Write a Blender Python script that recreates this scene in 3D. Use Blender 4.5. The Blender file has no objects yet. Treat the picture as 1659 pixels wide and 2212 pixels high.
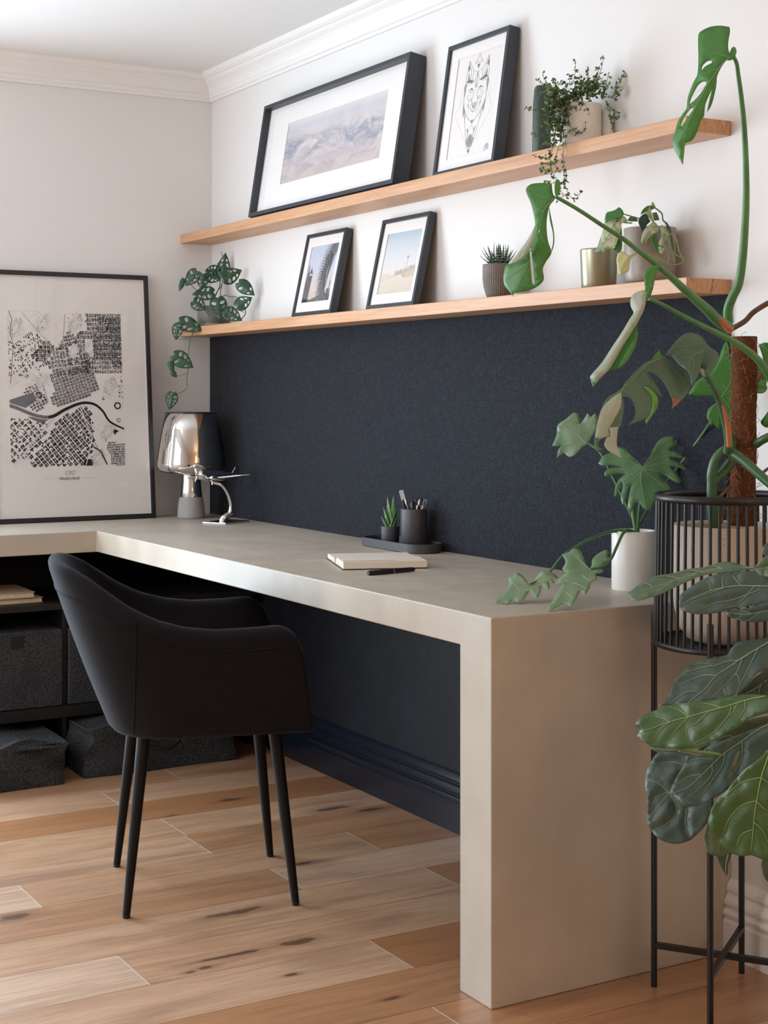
import bpy, bmesh, math, random
import numpy as np
from mathutils import Vector, Matrix
from mathutils.geometry import delaunay_2d_cdt
random.seed(7)
scene = bpy.context.scene
COL = scene.collection
PI = math.pi

# ------------------------------------------------------------------ camera
CAM = Vector((5.1404, -2.2621, 1.1719)); YAW = 1.043409
FPX, PX0, PY0 = 3317.57, 833.81, 858.02
cd = bpy.data.cameras.new('camera'); cam = bpy.data.objects.new('camera', cd); COL.objects.link(cam)
cam.location = CAM; cam.rotation_euler = (PI/2, 0, YAW)
cd.sensor_fit = 'AUTO'; cd.sensor_width = 36.0; cd.lens = FPX/2212*36.0
cd.shift_x = (829.5-PX0)/2212; cd.shift_y = (PY0-1106)/2212
cd.clip_start = 0.05
scene.camera = cam
scene.view_settings.view_transform = 'Standard'; scene.view_settings.look = 'None'
scene.view_settings.exposure = 0.0; scene.view_settings.gamma = 1.0; scene.view_settings.use_curve_mapping = False

# ------------------------------------------------------------------ light: overcast daylight through the left window, plus added fill lights
w = bpy.data.worlds.new('world'); scene.world = w; w.use_nodes = True
bg = w.node_tree.nodes['Background']; bg.inputs[0].default_value = (0.80, 0.90, 1.0, 1); bg.inputs[1].default_value = 1.0
def area(name, loc, rot, sx, sy, power, col):
    l = bpy.data.lights.new(name, 'AREA'); l.shape = 'RECTANGLE'; l.size = sx; l.size_y = sy
    l.energy = power; l.color = col
    o = bpy.data.objects.new(name, l); COL.objects.link(o); o.location = loc; o.rotation_euler = rot
    return o
RX1, RY1, ZC = 6.4, -4.2, 2.335     # room extents
W1 = (-2.78, -1.18, 0.10, 1.95)      # left-wall window: y0, y1, z0, z1
W2 = (0.70, 2.50, 0.55, 2.10)        # made-up front-wall window for fill light: x0, x1, z0, z1
area('daylight', (0.02, (W1[0]+W1[1])/2, (W1[2]+W1[3])/2), (0, -PI/2, 0), W1[3]-W1[2]-.1, W1[1]-W1[0]-.1, 84, (0.72, 0.87, 1.0))
area('fill_daylight', ((W2[0]+W2[1])/2, RY1+0.02, (W2[2]+W2[3])/2), (PI/2, 0, 0), W2[1]-W2[0]-.1, W2[3]-W2[2]-.1, 49, (0.93, 0.965, 1.0))  # added fill, shining from the made-up front window

# added warm fill light right of the camera, with no lamp behind it
lp = bpy.data.lights.new('warm_fill_light', 'POINT'); lp.energy = 27; lp.color = (1.0, .70, .42); lp.shadow_soft_size = .28
lo = bpy.data.objects.new('warm_fill_light', lp); COL.objects.link(lo); lo.location = (5.75, -.75, 1.75)

# ------------------------------------------------------------------ pixel rays: where a sight line of the photograph meets a plane of the room
FW = Vector((-math.sin(YAW), math.cos(YAW), 0)); RT = Vector((math.cos(YAW), math.sin(YAW), 0)); UP = Vector((0, 0, 1))
def ray(x, y): return FW + RT*((x-PX0)/FPX) + UP*((PY0-y)/FPX)
def at_z(x, y, z): d = ray(x, y); return CAM + d*((z-CAM.z)/d.z)
def at_y(x, y, Y): d = ray(x, y); return CAM + d*((Y-CAM.y)/d.y)
def at_x(x, y, X): d = ray(x, y); return CAM + d*((X-CAM.x)/d.x)
def at_d(x, y, D): return CAM + ray(x, y)*D
def depth(P): return (Vector(P)-CAM).dot(FW)
def ppm(D): return FPX/D

# ------------------------------------------------------------------ scene objects
def thing(name, label, cat, loc=(0, 0, 0), rotz=0.0, group=None):
    o = bpy.data.objects.new(name, None); COL.objects.link(o)
    o.location = loc; o.rotation_euler = (0, 0, rotz); o.empty_display_size = 0.05
    o['label'] = label; o['category'] = cat
    if group: o['group'] = group
    return o
def tag(o, label, cat, group=None):
    o['label'] = label; o['category'] = cat
    if group: o['group'] = group
    return o
def struct(o): o['kind'] = 'structure'; return o
def world_inv(o):
    M = Matrix.Identity(4)
    while o is not None:
        M = (Matrix.Translation(o.location) @ o.rotation_euler.to_matrix().to_4x4()) @ M; o = o.parent
    return M.inverted()
def dup(root, loc, rotz=None, label=None):
    r = root.copy(); COL.objects.link(r); r.location = loc
    if rotz is not None: r.rotation_euler = (0, 0, rotz)
    if label: r['label'] = label
    for ch in list(root.children):
        c = ch.copy(); COL.objects.link(c); c.parent = r
        for g in ch.children:
            d = g.copy(); COL.objects.link(d); d.parent = c
    return r

class MB:
    """collects shapes, then links them as ONE mesh object"""
    def __init__(s): s.v = []; s.f = []; s.mi = []; s.sm = []
    def add(s, vs, fs, m=0, smooth=False):
        b = len(s.v); s.v += [tuple(v) for v in vs]
        for f in fs: s.f.append(tuple(b+i for i in f)); s.mi.append(m); s.sm.append(smooth)
    def box(s, a, b, m=0, M=None):
        x0, y0, z0 = a; x1, y1, z1 = b
        vs = [(x0,y0,z0),(x1,y0,z0),(x1,y1,z0),(x0,y1,z0),(x0,y0,z1),(x1,y0,z1),(x1,y1,z1),(x0,y1,z1)]
        if M is not None: vs = [M @ Vector(v) for v in vs]
        s.add(vs, [(0,3,2,1),(4,5,6,7),(0,1,5,4),(1,2,6,5),(2,3,7,6),(3,0,4,7)], m)
    def prism(s, poly, z0, z1, m=0, M=None):
        n = len(poly)
        vs = [(x, y, z0) for x, y in poly]+[(x, y, z1) for x, y in poly]
        if M is not None: vs = [M @ Vector(v) for v in vs]
        s.add(vs, [tuple(range(n))[::-1], tuple(range(n, 2*n))]+[(i, (i+1) % n, n+(i+1) % n, n+i) for i in range(n)], m)
    def lathe(s, prof, o=(0,0,0), seg=48, m=0, rad=None, caps=(True, True), M=None):
        vs = []; n = len(prof)
        for r, z in prof:
            for k in range(seg):
                a = 2*PI*k/seg; rr = r*(rad(a, z) if rad else 1)
                p = Vector((rr*math.cos(a), rr*math.sin(a), z))
                if M is not None: p = M @ p
                vs.append((o[0]+p.x, o[1]+p.y, o[2]+p.z))
        fs = [(i*seg+k, i*seg+(k+1) % seg, (i+1)*seg+(k+1) % seg, (i+1)*seg+k) for i in range(n-1) for k in range(seg)]
        s.add(vs, fs, m, True)
        if caps[0]: s.add(vs[:seg], [tuple(range(seg))[::-1]], m)
        if caps[1]: s.add(vs[-seg:], [tuple(range(seg))], m)
    def tube(s, pts, r, seg=8, m=0, caps=True, smooth=3, square=False):
        P = catmull(pts, smooth) if smooth > 1 and len(pts) > 2 else [Vector(p) for p in pts]
        n = len(P)
        R = [r]*n if isinstance(r, (int, float)) else [float(np.interp(i/(n-1), np.linspace(0, 1, len(r)), r)) for i in range(n)]
        t0 = (P[1]-P[0]).normalized()
        ref = Vector((0, 0, 1)) if abs(t0.z) < .9 else Vector((1, 0, 0))
        nrm = (ref-t0*ref.dot(t0)).normalized(); vs = []
        for i in range(n):
            t = (P[min(i+1, n-1)]-P[max(i-1, 0)])
            t = t.normalized() if t.length > 1e-9 else t0
            nrm = (nrm-t*nrm.dot(t)); nrm = nrm.normalized() if nrm.length > 1e-6 else t.orthogonal().normalized()
            b = t.cross(nrm)
            for k in range(seg):
                a = 2*PI*(k+(.5 if square else 0))/seg
                vs.append(P[i]+(nrm*math.cos(a)+b*math.sin(a))*R[i]*(1.414 if square else 1))
        fs = [(i*seg+k, i*seg+(k+1) % seg, (i+1)*seg+(k+1) % seg, (i+1)*seg+k) for i in range(n-1) for k in range(seg)]
        s.add(vs, fs, m, not square)
        if caps: s.add(vs[:seg], [tuple(range(seg))[::-1]], m); s.add(vs[-seg:], [tuple(range(seg))], m)
    def build(s, name, mats, parent=None, world=False, bevel=0, bseg=2, solid=0, sub=0, weld=False, attrs=None, keep=False):
        me = bpy.data.meshes.new(name)
        vs = s.v
        if parent is not None and world:
            Mi = world_inv(parent); vs = [tuple(Mi @ Vector(v)) for v in vs]
        me.from_pydata(vs, [], s.f)
        if not isinstance(mats, (list, tuple)): mats = [mats]
        for m in mats: me.materials.append(m)
        me.polygons.foreach_set('material_index', s.mi); me.polygons.foreach_set('use_smooth', s.sm)
        if attrs:
            for k, vals in attrs.items():
                at = me.attributes.new(k, 'FLOAT', 'POINT'); at.data.foreach_set('value', vals)
        if attrs: me.update(); o = bpy.data.objects.new(name, me); COL.objects.link(o); return o
        bm = bmesh.new(); bm.from_mesh(me)
        if weld: bmesh.ops.remove_doubles(bm, verts=bm.verts, dist=1e-5)
        if not solid and not attrs and not keep: bmesh.ops.recalc_face_normals(bm, faces=bm.faces)
        if bevel:
            es = [e for e in bm.edges if len(e.link_faces) == 2 and e.calc_face_angle(0) > .5]
            bmesh.ops.bevel(bm, geom=es, offset=bevel, segments=bseg, profile=.5, affect='EDGES', clamp_overlap=True)
            for f in bm.faces: f.smooth = True
        bm.to_mesh(me); bm.free()
        me.update()
        o = bpy.data.objects.new(name, me); COL.objects.link(o)
        if parent is not None: o.parent = parent
        if bevel:
            md = o.modifiers.new('wn', 'WEIGHTED_NORMAL'); md.keep_sharp = False
        if solid:
            md = o.modifiers.new('solid', 'SOLIDIFY'); md.thickness = solid; md.offset = 0
        if sub:
            md = o.modifiers.new('sub', 'SUBSURF'); md.levels = sub; md.render_levels = sub
        return o

def catmull(pts, k=4):
    P = [Vector(p) for p in pts]; out = []
    for i in range(len(P)-1):
        p0 = P[max(i-1, 0)]; p1 = P[i]; p2 = P[i+1]; p3 = P[min(i+2, len(P)-1)]
        for j in range(k):
            t = j/k
            out.append(0.5*((2*p1)+(p2-p0)*t+(2*p0-5*p1+4*p2-p3)*t*t+(3*p1-p0-3*p2+p3)*t**3))
    out.append(P[-1]); return out
def rrect(w, h, r, n=6, cx=0, cy=0):
    out = []
    for sx, sy, a0 in ((1, 1, 0), (-1, 1, PI/2), (-1, -1, PI), (1, -1, 1.5*PI)):
        for i in range(n+1):
            a = a0+PI/2*i/n
            out.append((cx+sx*(w/2-r)+r*math.cos(a), cy+sy*(h/2-r)+r*math.sin(a)))
    return out

# ------------------------------------------------------------------ materials
def lin(c):
    f = lambda u: (u/255/12.92) if u/255 <= .04045 else ((u/255+.055)/1.055)**2.4
    return (f(c[0]), f(c[1]), f(c[2]), 1)
class NT:
    def __init__(s, name):
        s.m = bpy.data.materials.new(name); s.m.use_nodes = True; s.t = s.m.node_tree
        s.b = s.t.nodes['Principled BSDF']; s._tc = None
    def n(s, typ, **kw):
        o = s.t.nodes.new(typ)
        for k, v in kw.items(): setattr(o, k, v)
        return o
    def l(s, a, b): s.t.links.new(a, b)
    def obj(s):
        if s._tc is None: s._tc = s.n('ShaderNodeTexCoord')
        return s._tc.outputs['Object']
    def mapping(s, scale=(1,1,1), rot=(0,0,0), loc=(0,0,0), src=None):
        m = s.n('ShaderNodeMapping'); m.inputs['Scale'].default_value = scale; m.inputs['Rotation'].default_value = rot; m.inputs['Location'].default_value = loc
        s.l(src if src is not None else s.obj(), m.inputs[0]); return m.outputs[0]
    def noise(s, vec, scale, detail=3, rough=.55, dist=0):
        o = s.n('ShaderNodeTexNoise'); o.inputs['Scale'].default_value = scale; o.inputs['Detail'].default_value = detail
        o.inputs['Roughness'].default_value = rough; o.inputs['Distortion'].default_value = dist
        s.l(vec, o.inputs['Vector']); return o.outputs['Fac']
    def ramp(s, fac, stops, interp='LINEAR'):
        o = s.n('ShaderNodeValToRGB'); o.color_ramp.interpolation = interp; e = o.color_ramp.elements
        while len(e) < len(stops): e.new(.5)
        for i, (p, c) in enumerate(stops):
            e[i].position = p; e[i].color = c if len(c) == 4 else (*c, 1)
        s.l(fac, o.inputs[0]); return o.outputs[0]
    def math(s, op, a, b=None, clamp=False):
        o = s.n('ShaderNodeMath', operation=op); o.use_clamp = clamp
        for i, x in enumerate((a, b)):
            if x is None: continue
            if isinstance(x, (int, float)): o.inputs[i].default_value = x
            else: s.l(x, o.inputs[i])
        return o.outputs[0]
    def mix(s, fac, a, b, mode='MIX'):
        o = s.n('ShaderNodeMix', data_type='RGBA', blend_type=mode)
        for i, x in ((0, fac), (6, a), (7, b)):
            if isinstance(x, (int, float)): o.inputs[i].default_value = x
            elif isinstance(x, tuple): o.inputs[i].default_value = x if len(x) == 4 else (*x, 1)
            else: s.l(x, o.inputs[i])
        return o.outputs[2]
    def bump(s, h, strength=.3, dist=.002):
        o = s.n('ShaderNodeBump'); o.inputs['Strength'].default_value = strength; o.inputs['Distance'].default_value = dist
        s.l(h, o.inputs['Height']); s.l(o.outputs[0], s.b.inputs['Normal'])
    def attr(s, name):
        o = s.n('ShaderNodeAttribute'); o.attribute_name = name; return o.outputs['Fac']
    def col(s, c):
        if isinstance(c, tuple): s.b.inputs['Base Color'].default_value = c if len(c) == 4 else (*c, 1)
        else: s.l(c, s.b.inputs['Base Color'])
    def set(s, **kw):
        for k, v in kw.items(): s.b.inputs[k.replace('_', ' ')].default_value = v
def plain(name, c, rough=.5, metal=0, var=0, vscale=8, bump=0, bscale=200, spec=.5):
    t = NT(name); c = c if len(c) == 4 else (*c, 1)
    if var:
        f = t.noise(t.obj(), vscale, 4)
        t.col(t.ramp(f, [(.3, tuple(x*(1-var) for x in c[:3])), (.7, tuple(min(1, x*(1+var)) for x in c[:3]))]))
    else: t.col(c)
    t.set(Roughness=rough, Metallic=metal, Specular_IOR_Level=spec)
    if bump: t.bump(t.noise(t.obj(), bscale, 3), bump, .001)
    return t.m

M = {}
M['wall'] = plain('wall_paint', (0.785, 0.772, 0.762), .75, var=.015, vscale=2, bump=.05, bscale=300, spec=.25)
M['ceil'] = plain('ceiling_paint', (0.82, 0.81, 0.80), .8, var=.01, vscale=2, spec=.2)
M['trim'] = plain('trim_paint', (0.84, 0.83, 0.82), .45, var=.01, vscale=4, spec=.4)
def navy():
    t = NT('navy_paint'); f = t.noise(t.obj(), 6, 5, .6); g = t.noise(t.obj(), 60, 3)
    t.col(t.ramp(f, [(.35, (.0030, .0034, .0065)), (.62, (.0055, .006, .011)), (.78, (.013, .014, .022))]))
    t.l(t.ramp(g, [(.3, (.50,)*3), (.7, (.62,)*3)]), t.b.inputs['Roughness']); t.set(Specular_IOR_Level=.3); return t.m
M['navy'] = navy()
def navytrim():
    t = NT('navy_gloss_trim'); t.col((.006, .009, .017, 1)); t.set(Roughness=.25); return t.m
M['navytrim'] = navytrim()
def concrete(name='concrete'):
    t = NT(name); f = t.noise(t.obj(), 3.2, 5, .55); g = t.noise(t.mapping((1, 1, .5)), 14, 3, .55); h = t.noise(t.obj(), 420, 2)
    c = t.ramp(f, [(.28, (.435, .375, .30)), (.5, (.50, .44, .365)), (.75, (.57, .51, .435))])
    c = t.mix(.16, c, t.ramp(g, [(.35, (.40, .345, .275)), (.65, (.59, .53, .46))]))
    c = t.mix(.10, c, t.ramp(h, [(.4, (.2, .18, .15)), (.6, (.5, .46, .4))]))
    t.col(c); t.l(t.ramp(g, [(.3, (.42,)*3), (.7, (.52,)*3)]), t.b.inputs['Roughness']); t.set(Specular_IOR_Level=.65); t.bump(h, .08, .001); return t.m
M['concrete'] = concrete()
def wood(name, cols, axis=0, scale=1.0, rough=.45):
    t = NT(name); sc = [14, 14, 14]; sc[axis] = 1.1
    v = t.mapping(tuple(x*scale for x in sc)); d = t.noise(v, 1.6, 6, .62, .6)
    sc2 = [90, 90, 90]; sc2[axis] = 3.0
    g = t.noise(t.mapping(tuple(x*scale for x in sc2)), 2.2, 3, .6)
    c = t.ramp(d, [(.28, cols[0]), (.5, cols[1]), (.72, cols[2])]); c = t.mix(.35, c, t.ramp(g, [(.35, cols[0]), (.65, cols[2])]))
    t.col(c); t.set(Roughness=rough); t.bump(g, .08, .001); return t.m
M['shelfwood'] = wood('oak_shelf', [(.46, .235, .115), (.61, .335, .18), (.70, .42, .25)], 0)
def endgrain():
    t = NT('oak_end_grain'); d = t.noise(t.mapping((1, 40, 10), (.5, 0, 0)), 3, 4, .6, 1.0); k = t.noise(t.mapping((1, 60, 9)), 2.5, 2, .5)
    c = t.ramp(d, [(.3, (.40, .20, .09)), (.7, (.60, .33, .17))]); c = t.mix(t.ramp(k, [(.62, (0,)*3), (.68, (.8,)*3)]), c, (.10, .045, .02))
    t.col(c); t.set(Roughness=.6); return t.m
M['endgrain'] = endgrain()
M['black'] = plain('black_metal', (.0045, .0045, .005), .5, spec=.22)
M['blackcab'] = plain('black_laminate', (.008, .008, .0085), .5, var=.1)
M['frame'] = plain('charcoal_frame', (.030, .036, .047), .40, var=.08, vscale=30)
M['framebk'] = plain('black_frame', (.014, .014, .016), .4)
M['mat'] = plain('mat_board', (.83, .80, .785), .8)
M['whitegloss'] = plain('white_ceramic', (.80, .765, .72), .35, var=.01)
def felt(name, a, b):
    t = NT(name); f = t.noise(t.obj(), 210, 4, .75); g = t.noise(t.obj(), 9, 3)
    c = t.ramp(f, [(.38, a), (.66, b)]); c = t.mix(t.ramp(g, [(.3, (0,)*3), (.7, (.35,)*3)]), c, tuple(x*.6 for x in a))
    t.col(c); t.set(Roughness=.95, Specular_IOR_Level=.15); t.bump(f, .5, .003); return t.m
M['felt'] = felt('grey_felt', (.017, .018, .020), (.10, .103, .11))
def fabric(name, a, b, sheen=.25):
    t = NT(name); f = t.noise(t.obj(), 520, 2, .6); g = t.noise(t.obj(), 60, 3)
    t.col(t.mix(.3, t.ramp(f, [(.35, a), (.65, b)]), t.ramp(g, [(.35, a), (.65, b)])))
    t.set(Roughness=.9, Specular_IOR_Level=.2, Sheen_Weight=sheen, Sheen_Roughness=.4); t.b.inputs['Sheen Tint'].default_value = (.6, .68, .85, 1)
    t.bump(f, .35, .001); return t.m
M['chairfab'] = fabric('charcoal_upholstery', (.0050, .0042, .0052), (.0088, .0076, .0092), .10)
def pinfab():
    t = NT('navy_pinboard_fabric')
    a = t.noise(t.mapping((80, 60, 560)), 1, 4, .7); b = t.noise(t.mapping((560, 60, 80)), 1, 4, .7); k = t.noise(t.obj(), 3, 4)
    wv = t.math('ADD', t.math('MULTIPLY', a, .5), t.math('MULTIPLY', b, .5))
    c = t.ramp(wv, [(.38, (.0008, .0018, .0050)), (.5, (.0048, .0074, .0140)), (.62, (.026, .033, .045))])
    t.col(c); t.set(Roughness=.85, Specular_IOR_Level=.2, Sheen_Weight=.12); t.bump(wv, .5, .0015); return t.m
M['pin'] = pinfab()
M['chrome'] = plain('polished_chrome', (.86, .86, .86), .045, 1.0)
M['soil'] = plain('dark_soil', (.02, .013, .008), .95, var=.4, vscale=80, bump=.6, bscale=150)

# ================================================================== the room
L, D, DL, H, TT, TL = 2.7048, 0.6107, 0.4924, 0.75, 0.0667, 0.1108
Z1, Z2, ST, SD = 1.3891, 1.7237, 0.0316, 0.1236

def plank_floor():
    t = NT('oak_floorboards')
    tone = t.attr('tone'); off = t.attr('seed')
    cmb = t.n('ShaderNodeCombineXYZ'); t.l(t.math('MULTIPLY', off, 7.3), cmb.inputs[0]); t.l(t.math('MULTIPLY', off, 13.7), cmb.inputs[1]); t.l(t.math('MULTIPLY', off, 3.1), cmb.inputs[2])
    va = t.n('ShaderNodeVectorMath', operation='ADD'); t.l(t.obj(), va.inputs[0]); t.l(cmb.outputs[0], va.inputs[1]); src = va.outputs[0]
    g1 = t.noise(t.mapping((15, 1.1, 9), src=src), 1.5, 6, .6, 1.0)
    g2 = t.noise(t.mapping((130, 4.5, 70), src=src), 1.6, 4, .62, .5)
    blot = t.noise(t.mapping((5.5, 1.7, 5), src=src), 1.3, 3, .5, .4)
    c = t.ramp(tone, [(0, (.30, .120, .040)), (.3, (.45, .210, .088)), (.62, (.62, .385, .235)), (1, (.77, .58, .44))])
    c = t.mix(t.math('MULTIPLY', t.ramp(g1, [(.45, (0,)*3), (.62, (1,)*3)]), .34), c, (.24, .10, .042))
    c = t.mix(t.math('MULTIPLY', t.ramp(g2, [(.48, (0,)*3), (.62, (1,)*3)]), .28), c, (.22, .09, .04))
    c = t.mix(t.math('MULTIPLY', t.ramp(blot, [(.54, (0,)*3), (.68, (1,)*3)]), .34), c, (.20, .11, .075))
    # knots at their places on the boards
    sep = t.n('ShaderNodeSeparateXYZ'); t.l(t.obj(), sep.inputs[0])
    wob = t.noise(t.mapping((30, 14, 1)), 1, 3, .6)
    tot = None; halo = None
    for (kx, ky, a, b) in ((1.049,-.398,.016,.045),(1.347,-.096,.017,.05),(1.724,-1.244,.025,.05),(2.189,-.766,.018,.06),(2.19,-.90,.010,.13),(1.283,-.19,.02,.07),
                           (1.70,-.50,.014,.04),(2.227,-.994,.011,.022),(2.235,-1.03,.008,.016),(2.44,-.40,.025,.09),(1.95,-.80,.02,.10),(2.56,-.75,.008,.025),(2.35,-.86,.008,.02),(1.12,-.62,.007,.016),(2.63,-.13,.012,.03)):
        dx = t.math('MULTIPLY', t.math('ADD', sep.outputs[0], -kx), 1/(a*.8)); dy = t.math('MULTIPLY', t.math('ADD', sep.outputs[1], -ky), 1/(b*.8))
        d = t.math('SQRT', t.math('ADD', t.math('MULTIPLY', dx, dx), t.math('MULTIPLY', dy, dy)))
        tot = d if tot is None else t.math('MINIMUM', tot, d)
    tot = t.math('ADD', tot, t.math('MULTIPLY', t.math('ADD', wob, -.5), 2.2))
    c = t.mix(t.ramp(tot, [(.0, (.85,)*3), (.7, (.75,)*3), (1.0, (0,)*3)]), c, (.022, .012, .009))
    h2 = t.math('MULTIPLY', tot, .4)
    c = t.mix(t.ramp(h2, [(.3, (.5,)*3), (1.0, (0,)*3)]), c, (.17, .085, .045))
    t.col(c)
    t.l(t.ramp(g2, [(.3, (.30,)*3), (.7, (.46,)*3)]), t.b.inputs['Roughness']); t.set(Specular_IOR_Level=.7, Coat_Weight=.6, Coat_Roughness=.34)
    t.bump(g2, .10, .001)
    return t.m
def build_floor():
    m = plank_floor(); gap = plain('board_bevel', (.30, .19, .12), .5); endg = plain('board_end_gap', (.66, .60, .56), .5)
    mb = MB(); tone = []; seed = []
    xs = [1.507+.1875*k for k in range(-9, 27)]
    joints = {8: [-.662, -2.1], 9: [-.272, -1.169, -2.6], 10: [-.59, -1.9], 11: [-.254, -1.62], 12: [-1.127, -2.4], 13: [-.626, -2.0], 7: [-.655, -1.75], 5: [-.70, -2.2], 6: [-1.35]}
    tones = {4: [.5,.45], 5: [.62, .60], 6: [.28, .35, .3], 7: [.62, .55], 8: [.40, .62, .5], 9: [.35, .52, .8, .7], 10: [.70, .42, .5], 11: [.30, .62, .60], 12: [.62, .85, .6], 13: [.28, .68, .5], 14: [.30, .38], 15: [.36, .4], 16: [.3, .35]}
    rnd = random.Random(5)
    def quad(x0, x1, y0, y1, z, mi, tn, sd):
        mb.add([(x0,y0,z),(x1,y0,z),(x1,y1,z),(x0,y1,z)], [(0,1,2,3)], mi); tone.extend([tn]*4); seed.extend([sd]*4)
    quad(-.12, RX1+.1, RY1-.12, .12, -.0012, 1, .5, 0)
    for k in range(len(xs)-1):
        js = joints.get(k) or sorted([-(rnd.random()*1.6+.2+1.45*i) for i in range(3)], reverse=True)
        ys = [.12]+[j for j in js]+[RY1-.12]
        for i in range(len(ys)-1):
            tl = tones.get(k, []); tn = tl[i] if i < len(tl) else rnd.uniform(.2, .8)
            quad(max(xs[k], -.12)+.0005, min(xs[k+1], RX1+.1)-.0005, ys[i+1]+.0015, ys[i]-.0015, 0, 0, tn, rnd.random()*9)
            if i < len(ys)-2: quad(xs[k]+.001, xs[k+1]-.001, ys[i+1]-.0014, ys[i+1]+.0014, -.0003, 2, .5, 0)
    # solid underside
    n0 = len(mb.v); mb.box((-.12, RY1-.12, -.08), (RX1+.1, .12, -.0015), 1); tone.extend([.5]*8); seed.extend([0]*8)
    return struct(mb.build('floor', [m, gap, endg], attrs={'tone': tone, 'seed': seed}))
build_floor()

def wall_with_hole(name, axis, pos, thick, a0, a1, z0, z1, hole):
    """wall slab; axis 'x' = plane x=pos, running along y from a0 to a1"""
    mb = MB(); h0, h1, hz0, hz1 = hole if hole else (a0, a0, z0, z0)
    lo, hi = min(pos, pos+thick), max(pos, pos+thick)
    def bx(p, q, r, s):
        if q-p < 1e-4 or s-r < 1e-4: return
        mb.box((lo, p, r), (hi, q, s)) if axis == 'x' else mb.box((p, lo, r), (q, hi, s))
    if hole: bx(a0, h0, z0, z1); bx(h1, a1, z0, z1); bx(h0, h1, z0, hz0); bx(h0, h1, hz1, z1)
    else: bx(a0, a1, z0, z1)
    return struct(mb.build(name, M['wall']))
def wall_low(mb, boxes):
    for a, b in boxes: mb.box(a, b, 1)
M['wallbounce'] = plain('wall_bounce_tint', (.62, .43, .27), .75, var=.02, vscale=2)  # warm tint invented so the unseen right wall bounces warm light
mb = MB(); y0, y1, z0, z1 = W1; T_ = ZC+.05
for a, b in (((-.12, RY1-.12, 0), (0, y0, T_)), ((-.12, y1, H-.03), (0, .12, T_)), ((-.12, y0, 0), (0, y1, z0)), ((-.12, y0, z1), (0, y1, T_)), ((-.12, y1, H-.03), (0, y1+.01, H))): mb.box(a, b, 0)
mb.box((-.12, y1, 0), (0, .12, H-.03), 1)               # painted navy under the desk
struct(mb.build('wall_left', [M['wall'], M['navy']]))
mb = MB(); mb.box((0, 0, H-.03), (RX1+.12, .12, T_), 0); mb.box((L-.02, 0, 0), (RX1+.12, .12, H-.03), 0); mb.box((0, 0, 0), (L-.02, .12, H-.03), 1)
struct(mb.build('wall_back', [M['wall'], M['navy']]))
wall_with_hole('wall_front', 'y', RY1, -.12, 0, RX1+.12, 0, T_, W2)
wall_with_hole('wall_right', 'x', RX1, .12, RY1, 0, 0, T_, None).data.materials[0] = M['wallbounce']
mb = MB(); mb.box((-.12, RY1-.12, ZC), (RX1+.12, .12, ZC+.1)); struct(mb.build('ceiling', M['ceil']))
# windows: white frames with clear panes
def window(name, axis, pos, hole):
    a0, a1, z0, z1 = hole; mb = MB(); w_ = .05
    def bx(p, q, r, s, lo=-.09, hi=-.03, m=0):
        if axis == 'x': mb.box((pos+lo, p, r), (pos+hi, q, s), m)
        else: mb.box((p, pos+lo, r), (q, pos+hi, s), m)
    bx(a0, a1, z0, z0+w_); bx(a0, a1, z1-w_, z1); bx(a0, a0+w_, z0, z1); bx(a1-w_, a1, z0, z1)
    mid = (a0+a1)/2; bx(mid-.02, mid+.02, z0, z1)
    struct(mb.build(name, M['trim']))
window('window_1', 'x', 0, W1); window('fill_window', 'y', RY1, W2)  # the front window is added to go with its fill light

# crown moulding: profile (distance from wall, height above its foot)
CZ = 2.241
crown = [(0, 0), (.010, 0), (.012, .008), (.018, .012), (.020, .022), (.017, .028), (.019, .034), (.024, .044), (.032, .054), (.042, .062), (.046, .066), (.046, .071), (.053, .074), (.061, .080), (.066, .087), (.066, ZC-CZ), (0, ZC-CZ)]
def sweep(name, prof, axis, a0, a1, m, mitre0=False, mitre1=False, zb=0, base=0.0):
    mb = MB(); vs = []
    for e, (a, mt) in enumerate(((a0, mitre0), (a1, mitre1))):
        for p, z in prof:
            q = a+(p if mt else 0)*(1 if e == 0 else -1) if axis == 'y' else a+(p if mt else 0)*(-1 if e == 0 else 1)
            vs.append((q, -p+base, z+zb) if axis == 'y' else (p+base, q, z+zb))
    n = len(prof)
    mb.add(vs, [(i, (i+1) % n, n+(i+1) % n, n+i) for i in range(n)]+[tuple(range(n)), tuple(range(n, 2*n))])
    return struct(mb.build(name, m))
sweep('trim_1', crown, 'y', 0, RX1, M['trim'], mitre0=True, zb=CZ)
sweep('trim_2', crown, 'x', 0, RY1, M['trim'], mitre0=True, zb=CZ)
skirt = [(0, 0), (.024, 0), (.024, .072), (.020, .077), (.020, .081), (.024, .085), (.0245, .091), (.021, .096), (.0165, .098), (.0165, .102), (.021, .107), (.0205, .114), (.016, .122), (.0115, .127), (.0115, .131), (.014, .136), (.012, .145), (.008, .151), (.004, .156), (0, .157)]
sweep('baseboard_back', skirt, 'y', .48, L-TL-.001, M['navytrim'])
sweep('baseboard_right', skirt, 'y', L+.001, RX1, M['trim'])

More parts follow.
